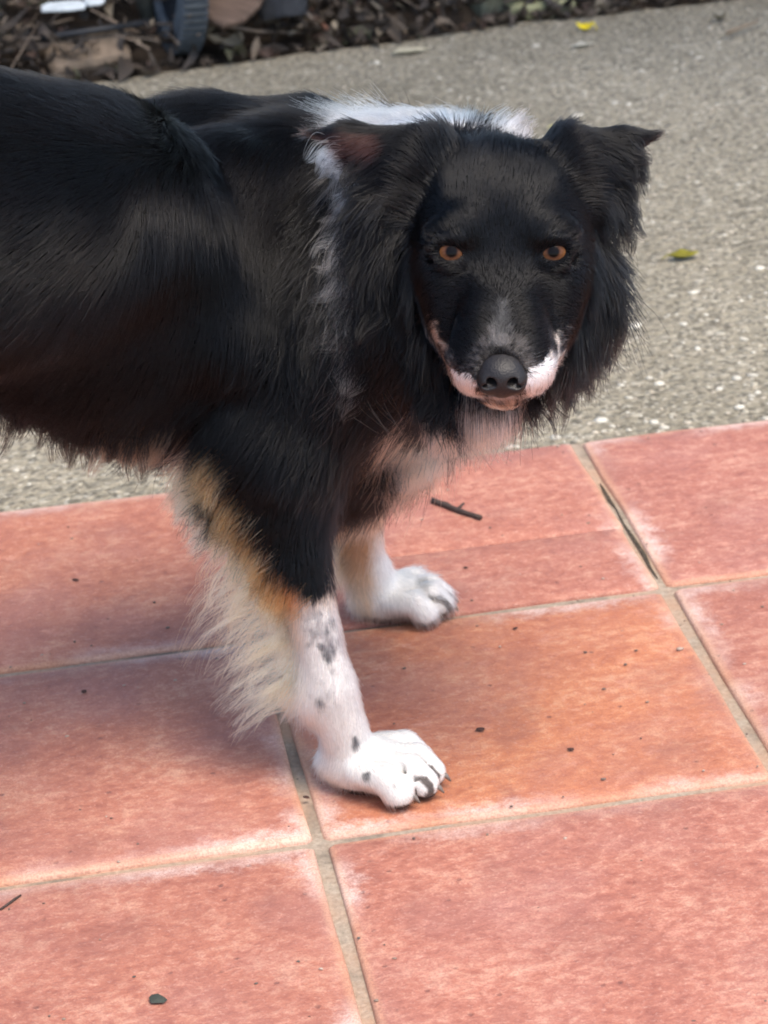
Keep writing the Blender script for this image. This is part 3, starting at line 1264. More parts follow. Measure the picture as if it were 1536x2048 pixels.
# ears
def ear(tip, rows):
    for (a, ra, c, rc) in rows:
        B.cone(atD(*a), ra, atD(*c), rc, .014)


ear(None, [((868, 300, 1.757), .015, (700, 276, 1.772), .0070), ((700, 276, 1.772), .0070, (626, 265, 1.780), .0028),
           ((835, 345, 1.750), .014, (712, 312, 1.770), .0055), ((806, 410, 1.750), .013, (740, 385, 1.768), .006),
           ((805, 490, 1.752), .013, (772, 480, 1.764), .008)])
ear(None, [((1135, 298, 1.757), .015, (1240, 287, 1.772), .0070), ((1240, 287, 1.772), .0070, (1304, 271, 1.780), .0028),
           ((1158, 345, 1.750), .014, (1240, 328, 1.768), .0060), ((1175, 410, 1.752), .013, (1225, 395, 1.765), .007),
           ((1172, 520, 1.757), .014, (1190, 590, 1.765), .011)])
# eyes: find the face surface, then seat the globes and lids in it
EYES = []
for s, (ex, ey_) in ((-1, (903, 504)), (1, (1107, 504))):
    D = B.hit(ex, ey_)
    print('eye depth', D)
    c = atD(ex, ey_, D + .0076)
    EYES.append((s, c))
ER = .0124
for s, c in EYES:
    vx, vy, vz = HX, _down, -_d
    B.ell(c, (ER + .0004,) * 3, None, .003, 'sub')

    def on(a, e, rr=ER + .0011):
        q = vx * a + vy * e + vz * math.sqrt(max(1e-9, ER ** 2 - a * a - e * e))
        return c + unit(q) * rr
    inn, outr = -s * .0105, s * .0100
    up = [on(inn, .0038), on(inn * .6, -.0046), on(0, -.0064), on(outr * .6, -.0062), on(outr, -.0022)]
    lo = [on(inn, .0038), on(inn * .5, .0074), on(0, .0082), on(outr * .6, .0062), on(outr, -.0022)]
    for arc, r_ in ((up, .0026), (lo, .0016)):
        for a, e in zip(arc[:-1], arc[1:]):
            B.cone(a, r_, e, r_, .0035 if arc is up else .0060)
    # tear-side cheek fills up to the lower lid
    B.ell(c + vy * .0148 - vz * .0020, (.0085, .0048, .0050), np.stack([vx, vy, vz], 1), .008)
    # brow roll
    B.cone(c + vy * -.0150 + vx * (-s * .004) + vz * -.001, .0055, c + vy * -.0125 + vx * (s * .009) + vz * -.004, .0045, .010)

DV, DQ = B.net()
print('dog mesh', len(DV), len(DQ), DV.min(0), DV.max(0))
NRM_ME = np_mesh('tmp', DV, DQ)
DN = np.zeros(len(DV) * 3, np.float32)
NRM_ME.vertices.foreach_get('normal', DN)
DN = DN.reshape(-1, 3).astype(float)


# ---------------------------------------------------------------- coat markings
def vnoise(P, scale, seed=0):
    """cheap smooth value noise"""
    Q = np.asarray(P, float) * scale + seed * 17.31
    i = np.floor(Q).astype(np.int64)
    f = Q - i
    f = f * f * (3 - 2 * f)

    def h(a, b_, c):
        n_ = (a * 374761393 + b_ * 668265263 + c * 2147483647 + seed * 974711) & 0x7fffffff
        n_ = ((n_ ^ (n_ >> 13)) * 1274126177) & 0x7fffffff
        return ((n_ ^ (n_ >> 16)) & 0xffff) / 65535.0
    out = 0
    for a in (0, 1):
        for b_ in (0, 1):
            for c in (0, 1):
                w = (f[:, 0] if a else 1 - f[:, 0]) * (f[:, 1] if b_ else 1 - f[:, 1]) * (f[:, 2] if c else 1 - f[:, 2])
                out = out + w * h(i[:, 0] + a, i[:, 1] + b_, i[:, 2] + c)
    return out


def inpoly(x, y, poly):
    r_ = np.zeros(len(x), bool)
    for (x0, y0), (x1, y1) in zip(poly, poly[1:] + poly[:1]):
        m = ((y0 > y) != (y1 > y)) & (x < (x1 - x0) * (y - y0) / (y1 - y0 + 1e-9) + x0)
        r_ ^= m
    return r_


def seg_d(x, y, pts):
    """distance to a polyline whose points are (x, y, halfwidth): returns distance minus half width"""
    best = np.full(len(x), 1e9)
    for (x0, y0, w0), (x1, y1, w1) in zip(pts[:-1], pts[1:]):
        dx, dy = x1 - x0, y1 - y0
        t = np.clip(((x - x0) * dx + (y - y0) * dy) / (dx * dx + dy * dy), 0, 1)
        best = np.minimum(best, np.hypot(x - x0 - t * dx, y - y0 - t * dy) - (w0 + (w1 - w0) * t))
    return best


BLACK = np.array([.0026, .0026, .0031])
BROWN = np.array([.0050, .0040, .0038])
WHITE = np.array([.70, .67, .63])
CREAM = np.array([.76, .57, .40])
TAN = np.array([.44, .17, .055])
BEIGE = np.array([.46, .29, .18])


def sm(a, b_, x):
    t = np.clip((x - a) / (b_ - a), 0, 1)
    return t * t * (3 - 2 * t)


def coat(P, jit=0.0):
    P = np.asarray(P, float)
    q = proj(P)
    x, y, z = q[:, 0], q[:, 1], q[:, 2]
    n1, n2 = vnoise(P, 90, 1) - .5, vnoise(P, 260, 2) - .5
    x = x + n1 * 26 + n2 * 12 + jit * rng.normal(0, 7, len(P))
    y = y + n1 * 18 - n2 * 16 + jit * rng.normal(0, 7, len(P))
    C = np.tile(BLACK, (len(P), 1))
    br = sm(.35, .75, vnoise(P, 14, 3)) * .5
    C = C * (1 - br[:, None]) + BROWN * br[:, None]

    def put(m, col):
        nonlocal C
        m = np.clip(m, 0, 1)[:, None]
        C = C * (1 - m) + np.asarray(col) * m
    Y = P[:, 1]
    L = (P - EYE) @ HROT                                  # head coordinates
    head = (np.abs(L[:, 0]) < .075) & (L[:, 1] > -.085) & (L[:, 1] < .12) & (L[:, 2] > -.095) & (L[:, 2] < .06)
    # --- front legs
    near = (Y < 1.79) & (P[:, 2] < .33) & (P[:, 0] > -.20)
    far = (Y >= 1.815) & (P[:, 2] < .25) & (P[:, 0] > -.20)
    blk = [(300, 600), (385, 905), (440, 985), (500, 1075), (560, 1150), (600, 1182), (650, 1190), (668, 1150), (690, 1040), (790, 985), (1000, 700)]
    inside = inpoly(x, y, blk)
    low = (~inside) & (y > 900) & near & (P[:, 0] < .10)
    put(low, CREAM)
    put(low * sm(95, 10, seg_d(x, y, [(405, 930, 1), (470, 1040, 1), (545, 1140, 1), (585, 1185, 1)])) * .9, TAN)
    put(low * sm(560, 620, x) * sm(1150, 1240, y), WHITE)
    put(low * sm(1380, 1460, y), WHITE)
    put(low * sm(30, 0, seg_d(x, y, [(610, 1215, 12), (640, 1245, 10), (655, 1280, 4)])) * .55 * (vnoise(P, 420, 7) > .42), [.18, .16, .17])
    for sx, sy_, r_ in ((655, 1312, 9), (642, 1292, 6), (668, 1302, 5), (710, 1488, 9), (709, 1478, 6), (733, 1553, 8), (688, 1306, 3), (640, 1405, 7), (652, 1260, 5),
                        (630, 1268, 4), (665, 1240, 5), (612, 1290, 4), (668, 1390, 4), (785, 1570, 4)):
        dd = np.hypot((q[:, 0] - sx) + n2 * 8, (q[:, 1] - sy_) * .7 + n2 * 6)
        put(near * sm(r_ * 1.25, r_ * .7, dd) * (.85 if r_ > 4 else .5), [.045, .045, .05])
    lowf = far & (y > 985)
    put(lowf, BEIGE)
    put(lowf * sm(1110, 1200, y), CREAM)
    put(lowf * sm(728, 760, x) * sm(1020, 1120, y), WHITE)
    put(lowf * sm(1150, 1200, y) * sm(740, 800, x), WHITE)
    put(lowf * sm(18, 10, np.hypot(q[:, 0] - 845, (q[:, 1] - 1165) * 1.2)) * .55, [.16, .17, .17])
    put(lowf * sm(14, 8, np.hypot(q[:, 0] - 742, q[:, 1] - 1010)) * .5, [.2, .18, .17])
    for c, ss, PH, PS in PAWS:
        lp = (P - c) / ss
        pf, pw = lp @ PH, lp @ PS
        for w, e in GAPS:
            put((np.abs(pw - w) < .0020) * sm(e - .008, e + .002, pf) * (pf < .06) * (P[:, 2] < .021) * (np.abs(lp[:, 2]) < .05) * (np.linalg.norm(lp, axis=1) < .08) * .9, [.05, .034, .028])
    tick = near & low & (x > 560)
    put(tick * sm(.66, .76, vnoise(P, 230, 21)) * sm(1480, 1250, y) * .6, [.14, .13, .14])
    # pads and the rim of the soles
    put((P[:, 2] < .0065 + .003 * n1) * 1.0, [.06, .045, .04])
    # --- chest: pale tan bib low on the breast
    bib = inpoly(x, y, [(772, 870), (786, 825), (835, 803), (900, 835), (935, 790), (1055, 790), (1050, 860), (990, 905), (940, 1010), (800, 985), (768, 940)]) & (Y > 1.60) & (P[:, 2] > .20) & ~(head & (L[:, 1] > -.02))
    put(bib, [.82, .61, .44])
    put(bib * sm(880, 960, x), [.78, .64, .50])
    # --- white collar over the neck
    top = inpoly(x, y, [(670, 262), (700, 232), (760, 205), (830, 188), (910, 200), (965, 235), (960, 262), (850, 262), (800, 275), (740, 278), (690, 285)]) & (z > 1.775)
    put(top * 1.0, [.86, .86, .86])
    top2 = inpoly(x, y, [(985, 262), (1000, 225), (1050, 225), (1068, 262)]) & (z > 1.775)
    put(top2 * .9, [.8, .8, .8])
    strip = seg_d(x, y, [(660, 320, 12), (690, 400, 9), (705, 500, 17), (715, 590, 14), (708, 680, 7), (703, 735, 5)])
    put(sm(8, -6, strip) * (vnoise(P, 150, 9) > .55) * (z > 1.62) * (z < 1.86) * .7, [.62, .54, .49])
    # --- head
    hx, hv = L[:, 0], (L[:, 1] - L[:, 2]) * .7071
    hx = hx + n1 * .006 + n2 * .003
    hv = hv + n1 * .004 - n2 * .004
    zz = L[:, 2]
    hm = head * 1.0
    front = L[:, 1] > .0
    lipv = .0885 - .35 * np.abs(hx) ** 1.0 * (np.abs(hx) > .02) * 0
    n3 = vnoise(P, 170, 41) - .5
    hx = hx + n3 * .0045
    hv = hv + (vnoise(P, 170, 42) - .5) * .0045 * (hv < .082)
    up_ = hm * front * (hv < .0895 + .004 * n2) * (zz > -.0505)
    tL = seg_d(hx, hv, [(-.0425, .044, .0010), (-.0400, .051, .0020), (-.0345, .062, .0018), (-.0300, .072, .0024)])
    tR = seg_d(hx, hv, [(.0355, .047, .0004), (.0345, .056, .0012), (.0320, .066, .0020), (.0290, .074, .0024)])
    fz = rng.normal(0, .0020, len(P)) * jit
    put(up_ * sm(.0034, -.0016, tL + fz) * (.25 + .75 * (vnoise(P, 260, 14) > .45)), [.44, .31, .24])
    put(up_ * sm(.0034, -.0016, tR + fz) * (.35 + .65 * (vnoise(P, 260, 16) > .40)), [.62, .55, .49])
    pl_ = inpoly(hx + fz, hv + fz, [(-.0275, .0705), (-.0185, .0715), (-.0120, .0900), (-.0230, .0900), (-.0300, .0790)])
    pr_ = inpoly(hx + fz, hv + fz, [(.0150, .0690), (.0240, .0640), (.0335, .0620), (.0320, .0770), (.0235, .0900), (.0120, .0900)])
    put(up_ * pl_ * .95, [.84, .75, .69])
    put(up_ * pr_, [.87, .85, .83])
    put(up_ * sm(.060, .074, hv) * (vnoise(P, 520, 15) > .60) * .16, [.5, .45, .42])
    put(up_ * sm(.0015, -.001, seg_d(hx, hv, [(-.012, .0875, .0018), (.012, .0875, .0018)])), [.40, .31, .27])
    jaw = hm * front * (hv >= .0895) * (zz < -.035)
    put(jaw * sm(.0225, .0185, np.abs(hx)), [.64, .47, .34])
    put(jaw * sm(.0022, .0006, np.abs(hv - .0900)) * (np.abs(hx) < .028) * .8, [.09, .06, .05])
    ring = np.hypot(hx, (hv - .0700) * .9) - .0165
    put(hm * front * sm(.0075, .001, np.abs(ring)) * (hv < .068) * .10 * (vnoise(P, 600, 11) > .4), [.5, .44, .42])
    put(hm * front * sm(.0045, .0, seg_d(hx, hv, [(-.0005, .030, .0008), (-.001, .052, .003)])) * .06, [.5, .5, .52])
    # dark skin round the eyes
    for s, c in EYES:
        dd = np.linalg.norm(P - c, axis=1)
        put(sm(.0142, .0130, dd), [.006, .006, .007])
    # rusty inner tip of the left ear in the picture
    put(sm(30, 10, seg_d(q[:, 0], q[:, 1], [(625, 268, 8), (740, 290, 10)])) * (z > 1.72) * (z < 1.80) * (y > 262) * .7, [.075, .032, .026])
    return C


# ---------------------------------------------------------------- fur direction and length
CTRL = []


def ctl(px, py, dep, flow, ln, lift, wave=0.0):
    p_ = atD(px, py, dep[1]) if isinstance(dep, tuple) else atY(px, py, dep)
    CTRL.append((p_, unit(tov(*flow)), ln, lift, wave))


def D_(v):
    return ('D', v)


for a in [(-700, 300, 1.45, (-1, .3), .02, .2), (-300, 250, 1.52, (-1, .3), .018, .18),
          (0, 170, 1.66, (-1, .25), .011, .12), (180, 230, 1.67, (-1, .35), .011, .12), (100, 450, 1.56, (-1, .40), .012, .12),
          (20, 650, 1.56, (-1, .6), .022, .2), (200, 700, 1.60, (-.6, .9), .022, .2), (60, 780, 1.58, (-.4, 1), .020, .3),
          (200, 900, 1.66, (-.3, 1), .026, .35), (330, 940, 1.70, (-.25, 1), .028, .35), (330, 600, 1.64, (-.55, 1), .016, .14),
          (350, 300, 1.70, (-.5, 1), .020, .2), (420, 420, 1.70, (-.15, 1), .024, .2), (430, 200, 1.82, (-1, .3), .016, .18),
          (640, 190, 1.84, (-1, .15), .010, .1), (590, 210, 1.84, (-1, .2), .010, .1), (690, 215, 1.82, (-1, .2), .014, .15), (560, 320, 1.72, (-.5, 1), .016, .14), (540, 560, 1.68, (-.25, 1), .018, .15),
          (470, 720, 1.66, (-.2, 1), .024, .2), (620, 700, 1.67, (-.15, 1), .030, .25), (680, 480, 1.69, (-.4, 1), .040, .32),
          (690, 640, 1.69, (-.35, 1), .042, .32), (700, 780, 1.70, (-.25, 1), .042, .32), (640, 880, 1.67, (-.25, 1), .028, .25),
          (520, 880, 1.65, (-.4, 1), .020, .2), (740, 900, 1.73, (-.15, 1), .040, .35), (790, 930, 1.76, (-.05, 1), .034, .35),
          (850, 830, 1.76, (-.1, 1), .030, .35), (880, 760, 1.74, (-.2, 1), .034, .3), (930, 850, 1.76, (0, 1), .030, .3),
          (430, 960, 1.69, (-.7, .9), .034, .45), (480, 1040, 1.69, (-.9, .7), .030, .45), (545, 1150, 1.68, (-.9, .6), .022, .45),
          (590, 1000, 1.66, (-.25, 1), .013, .2), (630, 1100, 1.67, (-.05, 1), .010, .18), (690, 960, 1.70, (-.1, 1), .022, .3),
          (640, 1200, 1.66, (0, 1), .006, .18), (670, 1320, 1.65, (0, 1), .005, .15), (600, 1330, 1.68, (-.8, .7), .014, .4),
          (690, 1440, 1.65, (.1, 1), .006, .2), (640, 1490, 1.67, (-.5, .8), .008, .3), (680, 1570, 1.66, (-.5, .8), .005, .3),
          (760, 1530, 1.65, (.7, .8), .0045, .15), (760, 1600, 1.64, (-.1, 1), .006, .25), (860, 1550, 1.65, (1, .6), .0017, .12), (890, 1570, 1.65, (1, .8), .0015, .12), (860, 1590, 1.65, (1, .8), .0016, .12), (810, 1600, 1.645, (.6, .8), .0020, .12), (820, 1530, 1.65, (1, .8), .0026, .12),
          (700, 1000, 1.89, (-.2, 1), .018, .3), (690, 1100, 1.92, (-.5, 1), .018, .35), (745, 1080, 1.91, (.1, 1), .006, .2),
          (760, 1180, 1.91, (.4, 1), .006, .2), (740, 1220, 1.93, (-.3, 1), .010, .35), (850, 1170, 1.91, (1, .5), .006, .2),
          (800, 1230, 1.91, (0, 1), .008, .3),
          (820, 215, 1.80, (-.55, -.35), .030, .45), (720, 235, 1.80, (-.8, .1), .028, .4), (930, 220, 1.78, (-.3, -.4), .016, .3),
          (1030, 250, D_(1.80), (.25, -.9), .016, .4), (1180, 272, D_(1.76), (1, -.05), .006, .1), (800, 282, D_(1.76), (-1, -.05), .006, .1), (1110, 265, D_(1.77), (.5, -.5), .007, .15), (1000, 262, D_(1.76), (0, -1), .008, .2),
          # face
          (1000, 420, D_(1.68), (0, -1), .0055, .18), (1000, 340, D_(1.70), (0, -1), .007, .2), (970, 270, D_(1.745), (-.1, -1), .012, .35),
          (890, 290, D_(1.745), (-.4, -.9), .012, .3), (1110, 290, D_(1.745), (.4, -.9), .012, .3),
          (920, 440, D_(1.68), (-.4, -.9), .0055, .2), (1090, 440, D_(1.68), (.4, -.9), .0055, .2),
          (1005, 520, D_(1.675), (0, -1), .0040, .14), (1005, 620, D_(1.645), (0, -1), .0030, .12), (1000, 690, D_(1.615), (-.1, -1), .0024, .12),
          (940, 600, D_(1.665), (-.6, -.3), .0035, .12), (1065, 600, D_(1.665), (.6, -.3), .0035, .12),
          (860, 560, D_(1.69), (-.9, .25), .0065, .2), (1150, 560, D_(1.69), (.9, .25), .0065, .2),
          (850, 450, D_(1.71), (-1, -.2), .010, .25), (1150, 450, D_(1.71), (1, -.2), .010, .25),
          (930, 740, D_(1.625), (-.5, .3), .0024, .12), (1085, 740, D_(1.625), (.5, .3), .0024, .12),
          (890, 690, D_(1.65), (-.4, -.4), .0028, .12), (1120, 690, D_(1.65), (.4, -.4), .0028, .12), (905, 720, D_(1.64), (-.4, -.3), .0024, .12), (1105, 720, D_(1.64), (.4, -.3), .0024, .12), (870, 650, D_(1.67), (-.6, -.3), .0035, .15), (1135, 650, D_(1.67), (.6, -.3), .0035, .15),
          (1000, 825, D_(1.66), (0, 1), .0075, .25), (1000, 830, D_(1.74), (0, 1), .022, .3), (930, 830, D_(1.755), (-.05, 1), .024, .3), (930, 800, D_(1.66), (-.2, .6), .0035, .2), (1070, 800, D_(1.66), (.2, .6), .0035, .2), (960, 850, D_(1.68), (-.1, 1), .008, .3), (1040, 840, D_(1.68), (.1, 1), .008, .3),
          # cheek ruff, ears
          (815, 640, D_(1.735), (-.45, 1), .030, .35), (840, 730, D_(1.74), (-.25, 1), .030, .35), (1185, 640, D_(1.75), (.15, 1), .034, .3),
          (1160, 740, D_(1.75), (.15, 1), .036, .3), (1200, 600, D_(1.755), (.12, 1), .036, .3),
          (690, 275, D_(1.765), (-1, .15), .007, .15), (640, 266, D_(1.775), (-1, .0), .008, .15), (760, 310, D_(1.755), (-.8, .5), .013, .25),
          (750, 400, D_(1.755), (-.7, .8), .034, .4), (770, 500, D_(1.75), (-.5, 1), .036, .4),
          (1240, 282, D_(1.765), (1, -.05), .007, .15), (1000, 300, D_(1.72), (0, -1), .007, .2), (900, 340, D_(1.715), (-.3, -1), .007, .2), (1100, 340, D_(1.715), (.3, -1), .007, .2), (850, 390, D_(1.725), (-1, -.3), .010, .25), (1150, 390, D_(1.725), (1, -.3), .010, .25), (1290, 272, D_(1.775), (1, -.35), .008, .15), (1210, 330, D_(1.755), (.8, .5), .013, .25),
          (1225, 400, D_(1.755), (.4, .9), .020, .3), (1200, 500, D_(1.755), (.2, 1), .030, .3)]:
    ctl(*a)
CP = np.array([c[0] for c in CTRL])
CF = np.array([c[1] for c in CTRL])
CL = np.array([(c[2], c[3]) for c in CTRL])


def trim(P, pr):
    L = (P - EYE) @ HROT
    a = np.clip((L[:, 1] + .045) / .06, 0, 1)
    inhead = (np.abs(L[:, 0]) < .0540) & (L[:, 1] > -.045) & (L[:, 1] < .12) & (L[:, 2] > np.where(L[:, 1] > .018, -.085, -.052)) & (L[:, 2] < .06)
    cap = .0065 - .0036 * a + .0016 * np.clip((L[:, 1] - .05) / .02, 0, 1) * (np.abs(L[:, 0]) > .014)
    cap = np.where(L[:, 2] < -.046, .005, cap)
    cap = cap + .004 * np.clip((np.abs(L[:, 0]) - .046) / .008, 0, 1) * np.clip((.03 - L[:, 1]) / .03, 0, 1)
    pr[:, 0] = np.where(inhead, np.minimum(pr[:, 0], cap), pr[:, 0])
    pr[:, 1] = np.where(inhead, np.minimum(pr[:, 1], .14), pr[:, 1])
    return pr


def flowfield(P):
    fl_ = np.empty((len(P), 3))
    pr_ = np.empty((len(P), 2))
    for s in range(0, len(P), 20000):
        d2 = ((P[s:s + 20000, None, :] - CP[None]) ** 2).sum(-1)
        w = 1.0 / (d2 + .00012) ** 2.2
        w /= w.sum(1, keepdims=True)
        fl_[s:s + 20000] = w @ CF
        pr_[s:s + 20000] = w @ CL
    k1 = np.stack([vnoise(P, 13, 31), vnoise(P, 13, 32), vnoise(P, 13, 33)], 1) - .5
    k2 = np.stack([vnoise(P, 42, 34), vnoise(P, 42, 35), vnoise(P, 42, 36)], 1) - .5
    amt = np.clip(pr_[:, :1] / .016, 0, 1)
    return fl_ + (k1 * .9 + k2 * .5) * amt, trim(P, pr_)


# triangles for scattering
T = np.concatenate([DQ[:, [0, 1, 2]], DQ[:, [0, 2, 3]]])
TA = .5 * np.linalg.norm(np.cross(DV[T[:, 1]] - DV[T[:, 0]], DV[T[:, 2]] - DV[T[:, 0]]), axis=1)
TC = DV[T].mean(1)
_, VPR = flowfield(DV)
EYC = np.array([c for s, c in EYES])
NOSE_C = hd(0, .0865, -.0165)


def scatter(wfun, count):
    w = TA * wfun
    cdf = np.cumsum(w)
    r_ = rng.random(count) * cdf[-1]
    t = np.searchsorted(cdf, r_)
    u, v = rng.random(count), rng.random(count)
    sw = u + v > 1
    u[sw], v[sw] = 1 - u[sw], 1 - v[sw]
    tri = T[t]
    P = DV[tri[:, 0]] * (1 - u - v)[:, None] + DV[tri[:, 1]] * u[:, None] + DV[tri[:, 2]] * v[:, None]
    N = DN[tri[:, 0]] * (1 - u - v)[:, None] + DN[tri[:, 1]] * u[:, None] + DN[tri[:, 2]] * v[:, None]
    N /= np.maximum(np.linalg.norm(N, axis=1, keepdims=True), 1e-6)
    return P, N


def grow(P, N, flow, ln, lift, npt=5, clump=0.0, nclump=0, wave=0.0, droop=.35, rand=.16, lenvar=.35):
    """strand points (n, npt, 3)"""
    n_ = len(P)
    fl_ = flow - N * (flow * N).sum(1, keepdims=True)
    fl_ /= np.maximum(np.linalg.norm(fl_, axis=1, keepdims=True), 1e-6)
    d = fl_ * (1 - lift)[:, None] + N * lift[:, None]
    d += rng.normal(0, rand, (n_, 3))
    d += N * np.maximum(0, .10 - (d * N).sum(1, keepdims=True))
    d /= np.linalg.norm(d, axis=1, keepdims=True)
    L = ln * (1 + rng.normal(0, lenvar, n_)).clip(.35, 1.9)
    t = np.linspace(0, 1, npt)[None, :, None]
    end = d + fl_ * .35 + np.array([0, 0, -1.0]) * (droop * np.clip(ln / .03, 0, 1))[:, None]
    end /= np.linalg.norm(end, axis=1, keepdims=True)
    S = P[:, None, :] + L[:, None, None] * (d[:, None, :] * (t - .5 * t * t) + end[:, None, :] * (.5 * t * t))
    if wave:
        ph = rng.random(n_) * 6.28
        sd = np.cross(d, N)
        S += sd[:, None, :] * (np.sin(t * 7 + ph[:, None, None]) * t * (L * wave)[:, None, None])
    if nclump:
        idx = rng.choice(n_, min(nclump, n_), replace=False)
        kd = kdtree.KDTree(len(idx))
        for i, j in enumerate(idx):
            kd.insert(P[j], i)
        kd.balance()
        own = np.fromiter((idx[kd.find(q)[1]] for q in P), np.int64, n_)
        off = S[own] - P[own][:, None, :]
        tgt = P[own][:, None, :] + off * (L / np.maximum(L[own], 1e-6))[:, None, None].clip(.6, 1.4)
        c_ = np.asarray(clump)
        c_ = c_[:, None, None] if c_.ndim else c_
        S = S + (tgt - S) * (c_ * t ** 1.2)
    S[:, :, 2] = np.maximum(S[:, :, 2], .0012)
    return S


M_FUR, nt, p = newmat('fur')
nt.nodes.remove(p)
b = NB(nt)
hb = nt.nodes.new('ShaderNodeBsdfHairPrincipled')
hb.model = 'CHIANG'
hb.parametrization = 'COLOR'
b.l(b.n('ShaderNodeAttribute', attribute_name='coat').outputs['Color'], hb.inputs['Color'])
hb.inputs['Roughness'].default_value = .22
hb.inputs['Radial Roughness'].default_value = .32
hb.inputs['IOR'].default_value = 1.34
b.l(hb.outputs[0], nt.nodes['Material Output'].inputs['Surface'])

M_SKIN, nt, p = newmat('dog_skin')
b = NB(nt)
b.l(b.n('ShaderNodeAttribute', attribute_name='coat').outputs['Color'], p.inputs['Base Color'])
p.inputs['Roughness'].default_value = .75
p.inputs['Specular IOR Level'].default_value = .05

# ---------------------------------------------------------------- the dog itself
NRM_ME.name = 'dog_body'
bpy.data.meshes.remove(NRM_ME)
me = np_mesh('dog_body', DV, DQ, coat(DV) * .92)
dog = link('dog', me, None, M_SKIN)
tag(dog, 'black and white dog with tan markings standing on the red tiles, looking at the viewer', 'dog')


def fur(name, S, C, r0, r1=.25):
    n_, k_ = S.shape[:2]
    cu = bpy.data.hair_curves.new(name)
    cu.add_curves([k_] * n_)
    cu.attributes['position'].data.foreach_set('vector', S.astype(np.float32).ravel())
    ra = cu.attributes.get('radius') or cu.attributes.new('radius', 'FLOAT', 'POINT')
    tap = np.linspace(1, r1, k_)
    r0 = np.broadcast_to(np.asarray(r0, float), (n_,))
    ra.data.foreach_set('value', (r0[:, None] * tap[None]).astype(np.float32).ravel())
    ca = cu.attributes.new('coat', 'FLOAT_COLOR', 'CURVE')
    cc = np.ones((n_, 4), np.float32)
    cc[:, :3] = C
    ca.data.foreach_set('color', cc.ravel())
    cu.materials.append(M_FUR)
    o = bpy.data.objects.new(name, cu)
    COL.objects.link(o)
    o.parent = dog
    o['kind'] = 'stuff'
    return o


TL = VPR[T].mean(1)                        # length, lift per triangle
nose_d = np.linalg.norm(TC - NOSE_C, axis=1)
eye_d = np.linalg.norm(TC[:, None] - EYC[None], axis=2).min(1)
bare = (nose_d > .0130) * (eye_d > .0132) * (TC[:, 2] > .0075)
inframe = np.where(TC[:, 0] > -.36, 1.0, .25)
TNv = DN[T].mean(1)
TNv /= np.maximum(np.linalg.norm(TNv, axis=1, keepdims=True), 1e-6)
away = np.where(((TC - CAMP) * TNv).sum(1) < .4, 1.0, .45)     # fewer hairs on the side turned away
tl = TL[:, 0]
hv_all = None
# short, medium and long coat
for nm, lo_, hi_, dens, r0, ncl, cl in (('short_fur', 0, .0095, 1.5e6, .00017, 0, 0), ('coat_fur', .0095, .024, 7.0e5, .00019, 14000, .12),
                                        ('long_fur', .024, 1, 4.2e5, .00026, 6000, .62)):
    wf = ((tl >= lo_) & (tl < hi_)) * bare * inframe * away
    cnt = int((TA * wf).sum() * dens)
    P, N = scatter(wf, cnt)
    F_, PR = flowfield(P)
    C = coat(P, 1.0) * rng.uniform(.72, 1.22, (cnt, 1))
    S = grow(P, N, F_, PR[:, 0], PR[:, 1], 5, cl, ncl, .10 if lo_ > .02 else 0, .35, .05 if hi_ < .03 else .11)
    print(nm, cnt)
    fur(nm, S, C.clip(0, .9), r0)


# ---------------------------------------------------------------- hand placed long hair
def surf(px, py, d0=1.3, d1=2.2):
    D = fld.hit(px, py, d0, d1)
    return None if D is None else atD(px, py, D)


DKD = kdtree.KDTree(len(DV))
for i, q in enumerate(DV):
    DKD.insert(q, i)
DKD.balance()


def locks(name, roots, per, spread, ln, flow, bend, color, r0=.00024, wave=.05, clump=.75, lift=.2, npt=8, colvar=.12):
    """clumped locks: roots = world points; flow, bend picture-plane directions (start, end)"""
    Ps, Ns, own = [], [], []
    for i, q in enumerate(roots):
        for _ in range(per):
            qq = q + rng.normal(0, spread, 3)
            co_, j, _d2 = DKD.find(qq)
            Ps.append(DV[j] + rng.normal(0, .0012, 3))
            Ns.append(DN[j])
            own.append(i)
    P, N, own = np.array(Ps), np.array(Ns), np.array(own)
    nr = len(roots)
    f0 = np.array([unit(tov(*(flow(i / max(1, nr - 1)) if callable(flow) else flow))) for i in range(nr)])
    f1 = np.array([unit(tov(*(bend(i / max(1, nr - 1)) if callable(bend) else bend))) for i in range(nr)])
    Ls = np.array([(ln(i / max(1, nr - 1)) if callable(ln) else ln) for i in range(nr)]) * rng.uniform(.7, 1.25, nr)
    f0 = f0 + rng.normal(0, .16, (nr, 3))
    f1 = f1 + rng.normal(0, .20, (nr, 3))
    n_ = len(P)
    t = np.linspace(0, 1, npt)[None, :, None]
    d = f0[own] + N * lift + rng.normal(0, .10, (n_, 3))
    d /= np.linalg.norm(d, axis=1, keepdims=True)
    e = f1[own] + rng.normal(0, .12, (n_, 3))
    e /= np.linalg.norm(e, axis=1, keepdims=True)
    L = Ls[own] * rng.uniform(.65, 1.12, n_)
    S = P[:, None] + L[:, None, None] * (d[:, None] * (t - .5 * t * t) + e[:, None] * .5 * t * t)
    if wave:
        ph = rng.random(nr)[own] * 6.28
        sd = np.cross(d, -FWD)
        S = S + sd[:, None] * (np.sin(t * 6 + ph[:, None, None]) * t * (L * wave)[:, None, None])
    cen = np.array([S[own == i].mean(0) for i in range(nr)])
    S = S + (cen[own] - S) * (clump * t ** 1.3)
    S[:, :, 2] = np.maximum(S[:, :, 2], .0015)
    C = np.array([(color(i / max(1, nr - 1)) if callable(color) else color) for i in range(nr)])[own]
    C = C * rng.uniform(1 - colvar, 1 + colvar, (n_, 1))
    return fur(name, S, C.clip(0, .9), r0, .2)


